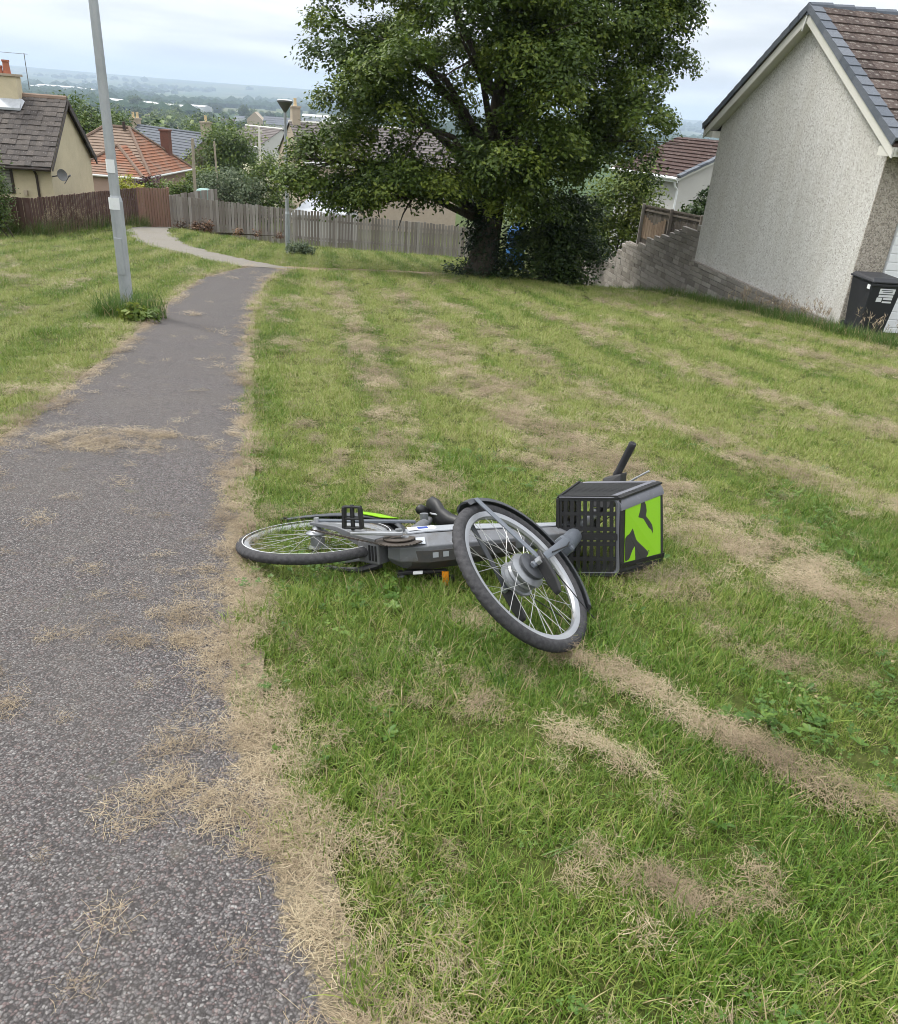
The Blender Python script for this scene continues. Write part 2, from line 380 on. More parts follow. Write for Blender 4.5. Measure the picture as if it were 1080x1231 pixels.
    M['battery'] = grimy('grimy_battery_cover', (0.045, 0.045, 0.047), (0.085, 0.07, 0.055), 0.55, 0.1, 0.45)
    M['grip'] = plain('black_rubber_grip', (0.02, 0.02, 0.024), 0.75, var=0.3, scale=40)
    M['basket_grey'] = grimy('grey_basket_frame', (0.12, 0.123, 0.142), (0.09, 0.085, 0.085), 0.42, 0.1, 0.62)
    M['lime'] = plain('lime_green_panel', (0.21, 0.46, 0.008), 0.4, var=0.05, scale=8)
    M['logo'] = plain('black_vinyl_logo', (0.022, 0.022, 0.024), 0.42, var=0.25, scale=20)
    M['sticker_white'] = plain('white_decal', (0.72, 0.73, 0.74), 0.4, var=0.05)
    M['sticker_blue'] = plain('blue_decal', (0.02, 0.05, 0.28), 0.4, var=0.1)
    M['reflector'] = plain('orange_reflector', (0.85, 0.30, 0.02), 0.25, var=0.1)
    M['rust'] = plain('dirty_chainring', (0.075, 0.062, 0.052), 0.55, 0.5, 0.4, 30)
build_materials()

# ================================================================== mesh helpers
class MB:
    def __init__(s): s.v = []; s.f = []; s.mi = []; s.cur = 0; s.mats = None
    def add(s, vs, fs):
        o = len(s.v); s.v.extend([tuple(p) for p in vs]); s.f.extend([tuple(i + o for i in q) for q in fs]); s.mi.extend([s.cur] * len(fs))
        return s
    def box(s, c, d, rot=None):
        hx, hy, hz = d[0] / 2, d[1] / 2, d[2] / 2
        P = [Vector((x * hx, y * hy, z * hz)) for x in (-1, 1) for y in (-1, 1) for z in (-1, 1)]
        if rot is not None: P = [rot @ p for p in P]
        c = Vector(c)
        return s.add([p + c for p in P], [(0, 1, 3, 2), (4, 6, 7, 5), (0, 4, 5, 1), (2, 3, 7, 6), (0, 2, 6, 4), (1, 5, 7, 3)])
    def hexa(s, P):  # 8 corners: bottom 0-3 ccw, top 4-7
        return s.add(P, [(3, 2, 1, 0), (4, 5, 6, 7), (0, 1, 5, 4), (1, 2, 6, 5), (2, 3, 7, 6), (3, 0, 4, 7)])
    def bar(s, a, b, w, h, up=(0, 0, 1)):
        a = Vector(a); b = Vector(b); d = (b - a); ln = d.length; d.normalize()
        u = Vector(up); sd_ = d.cross(u)
        if sd_.length < 1e-4: sd_ = d.cross(Vector((1, 0, 0)))
        sd_.normalize(); u = sd_.cross(d)
        P = []
        for q in (a, b):
            for i, j in ((-1, -1), (1, -1), (1, 1), (-1, 1)): P.append(q + sd_ * (i * w / 2) + u * (j * h / 2))
        return s.add(P, [(0, 3, 2, 1), (4, 5, 6, 7), (0, 1, 5, 4), (1, 2, 6, 5), (2, 3, 7, 6), (3, 0, 4, 7)])
    def tube(s, pts, rad, seg=10, cap=True, squash=None):
        pts = [Vector(p) for p in pts]
        if not hasattr(rad, '__len__'): rad = [rad] * len(pts)
        vs = []; fs = []; pu = None
        for i, p in enumerate(pts):
            d = (pts[min(i + 1, len(pts) - 1)] - pts[max(i - 1, 0)]).normalized()
            if pu is None:
                pu = d.cross(Vector((0, 0, 1)) if abs(d.z) < 0.9 else Vector((1, 0, 0))).normalized()
            pu = (pu - d * pu.dot(d)).normalized(); w = d.cross(pu)
            for k in range(seg):
                a = 2 * math.pi * k / seg
                vs.append(p + (pu * math.cos(a) + w * math.sin(a)) * rad[i])
        for i in range(len(pts) - 1):
            for k in range(seg):
                a = i * seg + k; b = i * seg + (k + 1) % seg
                fs.append((a, b, b + seg, a + seg))
        if cap:
            fs.append(tuple(range(seg - 1, -1, -1))); fs.append(tuple(range((len(pts) - 1) * seg, len(pts) * seg)))
        return s.add(vs, fs)
    def lathe(s, prof, org=(0, 0, 0), X=(1, 0, 0), Y=(0, 1, 0), Z=(0, 0, 1), seg=24):
        X, Y, Z, org = Vector(X), Vector(Y), Vector(Z), Vector(org); vs = []; fs = []
        for (r_, z_) in prof:
            for k in range(seg):
                a = 2 * math.pi * k / seg
                vs.append(org + X * (r_ * math.cos(a)) + Y * (r_ * math.sin(a)) + Z * z_)
        for i in range(len(prof) - 1):
            for k in range(seg):
                a = i * seg + k; b = i * seg + (k + 1) % seg
                fs.append((a, b, b + seg, a + seg))
        fs.append(tuple(range(seg - 1, -1, -1))); fs.append(tuple(range((len(prof) - 1) * seg, len(prof) * seg)))
        return s.add(vs, fs)
    def loft(s, secs, closed=True, cap=True):
        n = len(secs[0]); vs = [p for q in secs for p in q]; fs = []
        for i in range(len(secs) - 1):
            for k in range(n if closed else n - 1):
                a = i * n + k; b = i * n + (k + 1) % n
                fs.append((a, b, b + n, a + n))
        if cap and closed:
            fs.append(tuple(range(n - 1, -1, -1))); fs.append(tuple(range((len(secs) - 1) * n, len(secs) * n)))
        return s.add(vs, fs)
    def prism(s, poly, ext):
        n = len(poly); ext = Vector(ext); P = [Vector(p) for p in poly]
        return s.add(P + [p + ext for p in P], [tuple(range(n - 1, -1, -1)), tuple(range(n, 2 * n))] + [(k, (k + 1) % n, (k + 1) % n + n, k + n) for k in range(n)])
    def mesh(s, name, mats, smooth=False):
        me = bpy.data.meshes.new(name)
        me.from_pydata([tuple(p) for p in s.v], [], s.f)
        for mm in (mats if isinstance(mats, (list, tuple)) else [mats]): me.materials.append(mm)
        if isinstance(mats, (list, tuple)): me.polygons.foreach_set('material_index', s.mi)
        b = bmesh.new(); b.from_mesh(me); bmesh.ops.recalc_face_normals(b, faces=b.faces); b.to_mesh(me); b.free()
        if smooth: me.shade_smooth()
        me.update()
        return me
    def build(s, name, mat, parent=None, smooth=False, bevel=0, auto=None):
        o = link(name, s.mesh(name, mat, smooth), parent)
        if bevel:
            md = o.modifiers.new('bevel', 'BEVEL'); md.width = bevel; md.segments = 2; md.limit_method = 'ANGLE'; md.angle_limit = R(40)
        if auto:
            o.data.shade_smooth()
            try: o.data.set_sharp_from_angle(angle=R(auto))
            except Exception: pass
        return o

def link(name, data, parent=None):
    o = bpy.data.objects.new(name, data); COL.objects.link(o)
    if parent is not None: o.parent = parent
    return o
def thing(name, label, cat, loc=(0, 0, 0), rz=0, group=None):
    o = bpy.data.objects.new(name, None); COL.objects.link(o)
    o.empty_display_size = 0.2
    o.location = loc; o.rotation_euler = (0, 0, rz)
    return tag(o, label, cat, group)
def tag(o, label=None, cat=None, group=None, kind=None):
    if label: o['label'] = label
    if cat: o['category'] = cat
    if group: o['group'] = group
    if kind: o['kind'] = kind
    return o
def vnoise(x, y, seed=0):
    x = np.asarray(x, float); y = np.asarray(y, float)
    xi = np.floor(x).astype(np.int64); yi = np.floor(y).astype(np.int64)
    fx = x - xi; fy = y - yi
    def h(a, b):
        n = (a * 374761393 + b * 668265263 + seed * 974634777) & 0x7fffffff
        n = ((n ^ (n >> 13)) * 1274126177) & 0x7fffffff
        return ((n ^ (n >> 16)) & 0xffff) / 65535.0
    fx = fx * fx * (3 - 2 * fx); fy = fy * fy * (3 - 2 * fy)
    return (h(xi, yi) * (1 - fx) + h(xi + 1, yi) * fx) * (1 - fy) + (h(xi, yi + 1) * (1 - fx) + h(xi + 1, yi + 1) * fx) * fy
def fbm(x, y, seed=0, o=4):
    a = 0; s_ = 0.5; t_ = 0
    for i in range(o):
        a = a + s_ * vnoise(x * 2 ** i, y * 2 ** i, seed + i * 17); t_ += s_; s_ *= 0.5
    return a / t_
def sst(x, a, b):
    t_ = np.clip((np.asarray(x, float) - a) / (b - a), 0, 1); return t_ * t_ * (3 - 2 * t_)

# ================================================================== terrain
TY = np.array([-60, 0, 40, 60, 100, 150, 250, 400, 700, 1200, 2200, 3500, 4600, 5600, 6800, 8200, 10000, 14000.])
TZ = np.array([7.62, 0, -5.08, -7.2, -11, -15, -21, -27, -34, -38, -41, -42, -38, -16, 18, 46, 40, 10.])
def gz(x, y):
    x = np.asarray(x, float); y = np.asarray(y, float)
    z = np.interp(y, TY, TZ)
    z = z + 0.32 * sst(-x, 7, 13) * sst(y, 24, 33) * (1 - sst(y, 45, 60))
    z = z - 0.5 * sst(y, 21, 30) * sst(x, 1, 4) * (1 - sst(y, 40, 60))
    z = z + 0.03 * (fbm(x * 0.5, y * 0.5, 3, 3) - 0.5) * sst(y, 4, 8)
    z = z + (fbm(x / 900, y / 900, 5, 4) - 0.5) * 46 * sst(y, 4300, 6500)
    z = z + (fbm(x / 300, y / 300, 9, 3) - 0.5) * 6 * sst(y, 300, 1200)
    return z
def g1(x, y): return float(gz(x, y))

def axis(near, step, far, grow):
    a = [0.0]
    while a[-1] < near: a.append(a[-1] + step)
    s_ = step
    while a[-1] < far: s_ *= grow; a.append(a[-1] + s_)
    return np.array(a)
def make_ground():
    xp = axis(9, 0.35, 9000, 1.12); xs = np.concatenate([-xp[:0:-1], xp])
    yp = axis(42, 0.35, 14000, 1.07); yn = axis(3, 0.5, 60, 1.4); ys = np.concatenate([-yn[:0:-1], yp])
    X, Y = np.meshgrid(xs, ys); Z = gz(X, Y)
    V = np.stack([X, Y, Z], -1).reshape(-1, 3); nx, ny = len(xs), len(ys)
    i = np.arange(ny - 1)[:, None] * nx + np.arange(nx - 1)[None]
    F = np.stack([i, i + 1, i + nx + 1, i + nx], -1).reshape(-1, 4)
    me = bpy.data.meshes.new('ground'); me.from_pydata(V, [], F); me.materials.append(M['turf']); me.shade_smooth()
    tag(link('ground', me), kind='structure')
make_ground()

# path edges: (y, right edge x)
PE_Y = np.array([-3, 0.3, 0.82, 1.25, 1.67, 2.1, 2.8, 4.15, 8.14, 12, 15.5, 19.0, 20.5])
PE_X = np.array([1.3, 0.10, -0.13, -0.37, -0.56, -0.72, -0.9, -1.22, -2.27, -3.2, -3.95, -4.3, -4.35])
PW_Y = np.array([-3, 4, 8, 15, 19.5, 20.5]); PW = np.array([1.35, 1.3, 1.12, 1.15, 1.0, 0.9])
def prx(y): return np.interp(y, PE_Y, PE_X)
def plx(y): return prx(y) - np.interp(y, PW_Y, PW)
def strip(name, L_, R_, mat, dz, cols=6, jag=0.0, fine=0.12, edge=None):
    """ribbon between two polylines sampled alike"""
    L_ = np.array(L_, float); R_ = np.array(R_, float)
    def resample(P, n):
        d = np.r_[0, np.cumsum(np.hypot(*np.diff(P, axis=0).T))]
        t_ = np.linspace(0, d[-1], n); return np.stack([np.interp(t_, d, P[:, 0]), np.interp(t_, d, P[:, 1])], -1)
    n = int(max(np.hypot(*np.diff(L_, axis=0).T).sum(), np.hypot(*np.diff(R_, axis=0).T).sum()) / fine) + 2
    A = resample(L_, n); B = resample(R_, n)
    if jag:
        w = B - A; w = w / np.linalg.norm(w, axis=1)[:, None]
        A = A + w * (jag * (fbm(A[:, 0] * 3, A[:, 1] * 3, 21) - 0.5))[:, None]
        B = B + w * (jag * (fbm(B[:, 0] * 3, B[:, 1] * 3, 22) - 0.5))[:, None]
    t_ = np.linspace(0, 1, cols)[None, :, None]
    G = A[:, None] * (1 - t_) + B[:, None] * t_
    Z = gz(G[..., 0], G[..., 1]) + dz
    V = np.concatenate([G, Z[..., None]], -1).reshape(-1, 3)
    i = np.arange(n - 1)[:, None] * cols + np.arange(cols - 1)[None]
    F = np.stack([i, i + 1, i + cols + 1, i + cols], -1).reshape(-1, 4)
    me = bpy.data.meshes.new(name); me.from_pydata(V, [], F); me.materials.append(mat); me.shade_smooth()
    if edge is not None:
        at = me.attributes.new('edged', 'FLOAT', 'POINT'); at.data.foreach_set('value', edge(V[:, 0], V[:, 1]).astype(np.float32))
    b = bmesh.new(); b.from_mesh(me); bmesh.ops.recalc_face_normals(b, faces=b.faces)
    if sum(f.normal.z for f in b.faces) < 0: bmesh.ops.reverse_faces(b, faces=b.faces)
    b.to_mesh(me); b.free()
    return tag(link(name, me), kind='structure')
ys_ = np.concatenate([np.arange(-2.5, 20.6, 0.3)])
ys_ = np.arange(-2.5, 20.6, 0.06)
def verge_w(y): return np.interp(y, [0, 1, 2.6, 4, 8, 20], [.15, .125, .10, .085, .08, .08])
strip('path', [(plx(y) - .04, y) for y in ys_], [(prx(y) + verge_w(y) + .10 * (float(fbm(np.array(y * 6.), np.array(7.3), 25)) - .5) + .06 * (float(fbm(np.array(y * 19.), np.array(2.3), 26)) - .5), y) for y in ys_], M['tarmac'], 0.010, 40, 0.0, 0.05, lambda x, y: np.maximum(x - prx(y), plx(y) - x))
strip('footpath', [(-5.6, 19.6), (-7.0, 21.5), (-9.0, 24.3), (-11.2, 27.4), (-12.6, 30.0), (-13.3, 32.4), (-13.65, 34.6), (-13.7, 37.5)],
      [(-4.2, 20.2), (-6.1, 22.6), (-8.0, 25.4), (-9.9, 28.4), (-11.1, 30.8), (-12.1, 33.0), (-12.85, 35.3), (-12.9, 37.5)], M['gravel'], 0.018, 6, 0.25)
strip('dirt_path', [(-5.4, 20.1), (-4.2, 21.6), (-2.6, 22.7), (-0.6, 23.8)], [(-4.2, 19.6), (-3.4, 20.7), (-2.2, 21.7), (-0.4, 23.0)], M['soil'], 0.014, 5, 0.3)

# ================================================================== instanced ground cover
def cover_nodes():
    ng = bpy.data.node_groups.new('ground_cover', 'GeometryNodeTree')
    ng.interface.new_socket('Geometry', in_out='INPUT', socket_type='NodeSocketGeometry')
    ng.interface.new_socket('Geometry', in_out='OUTPUT', socket_type='NodeSocketGeometry')
    n = ng.nodes; l = ng.links
    gi = n.new('NodeGroupInput'); go = n.new('NodeGroupOutput')
    def na(name, typ):
        a = n.new('GeometryNodeInputNamedAttribute'); a.data_type = typ; a.inputs[0].default_value = name; return a.outputs[0]
    sg = n.new('GeometryNodeSeparateGeometry'); sg.domain = 'POINT'
    cmp_ = n.new('FunctionNodeCompare'); cmp_.data_type = 'FLOAT'; cmp_.operation = 'GREATER_THAN'
    l.new(na('is_pt', 'FLOAT'), cmp_.inputs[0]); cmp_.inputs[1].default_value = 0.5
    l.new(gi.outputs[0], sg.inputs[0]); l.new(cmp_.outputs[0], sg.inputs[1])
    sp = n.new('GeometryNodeSplitToInstances'); sp.domain = 'FACE'
    l.new(sg.outputs[1], sp.inputs[0]); l.new(na('proto', 'INT'), sp.inputs['Group ID'])
    ip = n.new('GeometryNodeInstanceOnPoints')
    l.new(sg.outputs[0], ip.inputs['Points']); l.new(sp.outputs[0], ip.inputs['Instance'])
    ip.inputs['Pick Instance'].default_value = True
    l.new(na('pidx', 'INT'), ip.inputs['Instance Index'])
    l.new(na('rot', 'FLOAT_VECTOR'), ip.inputs['Rotation'])
    l.new(na('scl', 'FLOAT'), ip.inputs['Scale'])
    l.new(ip.outputs[0], go.inputs[0])
    return ng
COVER = cover_nodes()
def cover(name, protos, pts, scl, tint, mat, label, cat, tilt=0.12, rots=None):
    """protos: list of (verts, faces, bt per face). One object of uncountable ground cover."""
    V = []; F = []; pid = []; bt = []
    for k, (v, f, b) in enumerate(protos):
        o = len(V); V.extend(v); F.extend([tuple(i + o for i in q) for q in f]); pid.extend([k] * len(f)); bt.extend(b)
    npv = len(V); n = len(pts)
    V = np.concatenate([np.array(V, float), np.asarray(pts, float)])
    me = bpy.data.meshes.new(name); me.from_pydata(V, [], F); me.materials.append(mat)
    nv = len(V)
    def at(nm, typ, dom, arr, key='value'):
        a = me.attributes.new(nm, typ, dom); a.data.foreach_set(key, np.ascontiguousarray(arr).ravel())
    is_pt = np.zeros(nv, np.float32); is_pt[npv:] = 1; at('is_pt', 'FLOAT', 'POINT', is_pt)
    at('proto', 'INT', 'FACE', np.array(pid, np.int32)); at('bt', 'FLOAT', 'FACE', np.array(bt, np.float32))
    q = np.zeros(nv, np.int32); q[npv:] = RNG.integers(0, len(protos), n); at('pidx', 'INT', 'POINT', q)
    ro = np.zeros((nv, 3), np.float32)
    if rots is None:
        ro[npv:, 0] = RNG.normal(0, tilt, n); ro[npv:, 1] = RNG.normal(0, tilt, n); ro[npv:, 2] = RNG.uniform(0, 6.283, n)
    else: ro[npv:] = rots
    at('rot', 'FLOAT_VECTOR', 'POINT', ro, 'vector')
    s_ = np.zeros(nv, np.float32); s_[npv:] = scl; at('scl', 'FLOAT', 'POINT', s_)
    s_ = np.zeros(nv, np.float32); s_[npv:] = tint; at('tint', 'FLOAT', 'POINT', s_)
    o = link(name, me); md = o.modifiers.new('cover', 'NODES'); md.node_group = COVER
    return tag(o, label, cat, kind='stuff')
def blade(rng, L_, w, lean, base=(0, 0), curl=0.6, segs=3):
    az = rng.uniform(0, 2 * math.pi); d = np.array([math.cos(az), math.sin(az)]); sd_ = np.array([-d[1], d[0]])
    tw = rng.uniform(-0.7, 0.7); sd_ = sd_ * math.cos(tw) + d * math.sin(tw)
    p = np.array([base[0], base[1], 0.0]); a = lean; vs = []; st = L_ / segs
    for k in range(segs + 1):
        ww = w * (1 - (k / segs) ** 1.6) / 2 if k < segs else 0
        if k < segs:
            vs.append((p[0] - sd_[0] * ww, p[1] - sd_[1] * ww, p[2])); vs.append((p[0] + sd_[0] * ww, p[1] + sd_[1] * ww, p[2]))
        else: vs.append(tuple(p))
        p = p + np.array([d[0] * math.sin(a), d[1] * math.sin(a), math.cos(a)]) * st; a = min(a + curl / segs, 2.1)
    fs = [(2 * k, 2 * k + 1, 2 * k + 3, 2 * k + 2) for k in range(segs - 1)] + [(2 * segs - 2, 2 * segs - 1, 2 * segs)]
    return vs, fs
def tuft(seed, n, rad, L_, w, lean, curl, segs=3, strawp=0.12):
    rng = np.random.default_rng(seed); V = []; F = []; B = []
    for _ in range(n):
        r_ = rad * math.sqrt(rng.random()); a = rng.uniform(0, 6.283)
        v, f = blade(rng, L_ * rng.uniform(0.45, 1.2), w * rng.uniform(0.7, 1.3), abs(rng.normal(0, lean)), (r_ * math.cos(a), r_ * math.sin(a)), rng.uniform(0.1, curl), segs)
        o = len(V); V.extend(v); F.extend([tuple(i + o for i in q) for q in f]); b = rng.random(); B.extend([b] * len(f))
    return V, F, B
def straw_clump(seed, n, rad, L_, w, h):
    rng = np.random.default_rng(seed); V = []; F = []; B = []
    for _ in range(n):
        c = np.r_[rng.normal(0, rad, 2), abs(rng.normal(0, h)) + 0.003]; a = rng.uniform(0, 6.283); ln = L_ * rng.uniform(0.4, 1.3)
        bend = rng.normal(0, 0.35); sl = rng.normal(0, 0.22)
        p0 = c; p1 = c + ln / 2 * np.array([math.cos(a), math.sin(a), sl]); p2 = p1 + ln / 2 * np.array([math.cos(a + bend), math.sin(a + bend), -sl * 0.8])
        ww = w * rng.uniform(0.6, 1.3)
        vs = []
        for p in (p0, p1, p2):
            s_ = np.array([-math.sin(a), math.cos(a), rng.uniform(-0.6, 0.6)]) * ww / 2
            p = p.copy(); p[2] = max(p[2], 0.002)
            vs += [tuple(p - s_), tuple(p + s_)]
        o = len(V); V += vs; F += [(o, o + 1, o + 3, o + 2), (o + 2, o + 3, o + 5, o + 4)]; b = rng.random(); B += [b, b]
    return V, F, B

def in_view(x, y, pad=0.25):
    return (x > -0.62 * y - 0.75 - pad) & (x < 0.60 * y + 0.62 + pad)
def sample(y0, y1, dens, pad=0.25):
    xa, xb = -0.62 * y1 - 1.2, 0.60 * y1 + 1.0
    n = int((xb - xa) * (y1 - y0) * dens)
    x = RNG.uniform(xa, xb, n); y = RNG.uniform(y0, y1, n)
    k = in_view(x, y, pad); return x[k], y[k]
# boundaries of the lawn
GX0, GY0, GX1, GY1 = 7.115, 15.4, 5.96, 22.0       # gable wall line
def right_limit(y): return np.where(y < 15.0, 7.35 + (15.0 - y) * 0.02, 7.185 - 0.175 * (y - 15.0)) - 0.1
ROWS = [([(-.16, 3.0), (-.16, 3.48), (-.42, 4.9), (-.77, 6.9), (-1.45, 10.4), (-2.6, 16)], .17, 1.0),
        ([(2.1, 1.9), (1.7, 2.5), (1.58, 2.77), (1.3, 3.46), (.95, 4.4), (.55, 5.46), (.34, 6.26), (0, 7.8), (-.39, 10.2), (-1.5, 16)], .26, 1.0),
        ([(2.6, 3.9), (1.9, 5.0), (1.3, 6.5), (.6, 9.5), (-.3, 14)], .2, .75),
        ([(4.2, 4.6), (3, 7), (2.3, 9.5), (1.5, 13), (.7, 18)], .25, .7),
        ([(6.3, 7.5), (5, 10), (4, 13), (2.8, 18)], .3, .65),
        ([(7, 10.5), (5.9, 13), (4.6, 17), (3.6, 20)], .3, .6),
        ([(1.1, 3.9), (.8, 4.1), (.45, 4.5)], .15, .6)]
HEAPS = [([(.33, 2.1), (.45, 2.12), (.59, 2.0), (.72, 1.86), (.83, 1.74), (.98, 1.60), (1.12, 1.48), (1.4, 1.3)], .055, 1.0),
         ([(.33, 1.70), (.40, 1.68), (.47, 1.60), (.55, 1.55)], .04, 1.0),
         ([(.52, 1.17), (.62, 1.12)], .045, .7), ([(.08, 2.32), (.13, 2.28)], .035, .9), ([(-.27, 1.98), (-.24, 1.96)], .025, .8),
         ([(.52, 1.42), (.58, 1.38)], .04, .6), ([(.62, 3.05), (.75, 2.95), (.95, 2.8)], .1, .6), ([(.95, 2.35), (1.2, 2.15), (1.5, 2.0)], .09, .6)]
def poly_d(x, y, P):
    P = np.array(P); best = np.full(np.shape(x), 1e9)
    for a, b in zip(P[:-1], P[1:]):
        d = b - a; t_ = np.clip(((x - a[0]) * d[0] + (y - a[1]) * d[1]) / (d @ d), 0, 1)
        best = np.minimum(best, np.hypot(x - a[0] - t_ * d[0], y - a[1] - t_ * d[1]))
    return best
def dryness(x, y):
    d = np.zeros(np.shape(x))
    wob = (fbm(x * 1.3, y * 1.3, 31) - 0.5) * 0.5
    for P, w, k in ROWS: d = np.maximum(d, k * np.exp(-(np.maximum(poly_d(x, y, P) + wob * w * 1.6, 0) / w) ** 2))
    d = d * (0.5 + 0.8 * sst(fbm(x * 2.6, (y + .19 * x) * 1.2, 33), 0.3, 0.7))
    brk = sst(fbm(x * 6.5, y * 6.5, 38), .34, .58)
    for P, w, k in HEAPS: d = np.maximum(d, (.25 + .8 * brk) * k * np.exp(-(np.maximum(poly_d(x, y, P) + wob * .08, 0) / w) ** 2))
    d = np.maximum(d, 0.65 * sst(fbm(x * 1.1, y * 1.1, 35), 0.52 - .06 * sst(x, .5, 3), 0.74) * sst(fbm(x * 6, y * 6, 36), .4, .62) * (.35 + .65 * sst(y, 1.6, 3.2)))
    return np.clip(d, 0, 1)
def heapness(x, y):
    d = np.zeros(np.shape(x))
    for P, w, k in HEAPS[:6]: d = np.maximum(d, k * np.exp(-(poly_d(x, y, P) / w) ** 2))
    return d
def lawn_tint(x, y):
    u = x + 0.19 * y
    stripe = 0.5 + 0.5 * np.sin(u / 1.05 * 2 * math.pi + 1.2)
    t_ = 0.43 + 0.40 * (fbm(x * 1.2, y * 1.2, 41) - 0.5) * 2 + 0.22 * (fbm(x * 5, y * 5, 43) - 0.5) * 2
    t_ = t_ + (0.40 + .26 * sst(y, 5, 9)) * (sst(stripe + .5 * (fbm(x * 1.5, y * .5, 47) - .5), .25, .75) - 0.42) * sst(y, 2.6, 6) + 0.34 * sst(y, 1.9, 6) + 0.08 * sst(y, 6, 12)
    t_ = t_ + 0.22 * dryness(x, y) + 0.16 * sst(x, .6, 3.5) * sst(y, 1.8, 4) + 0.36 * (fbm(x * .9, y * .9, 45, 2) - .5)
    return np.clip(t_, 0.02, 0.98)
PATHV = [np.array([(-4.9, 19.9), (-6.6, 22.1), (-8.5, 24.8), (-10.6, 27.9), (-11.8, 30.4), (-12.7, 32.7), (-13.2, 35.0), (-13.3, 37.5)]),
         np.array([(-4.8, 19.9), (-3.8, 21.1), (-2.4, 22.2), (-.5, 23.4)])]
def on_lawn(x, y):
    e1 = (fbm(x * 2.6, y * 2.6, 51) - 0.5)
    vg = np.interp(y, [0, 1, 2.5, 4, 8, 20], [.10, .08, .055, .04, .03, .02])
    right = x > prx(y) + vg + e1 * np.interp(y, [0, 3, 8], [.3, .3, .26]) + (fbm(x * 9, y * 9, 52) - .5) * .1
    left = x < plx(y) - 0.05 + e1 * 0.2
    far = y > 20.2
    k = right | left | far
    k &= poly_d(x, y, PATHV[0]) > 0.66 + e1 * 0.3
    k &= poly_d(x, y, PATHV[1]) > 0.42 + e1 * 0.7
    k &= x < right_limit(y)
    k &= y < np.where(x < -12, 36, 36.0)
    return k
def strip_filter(x, y, dens_keep=1.0):
    return on_lawn(x, y)

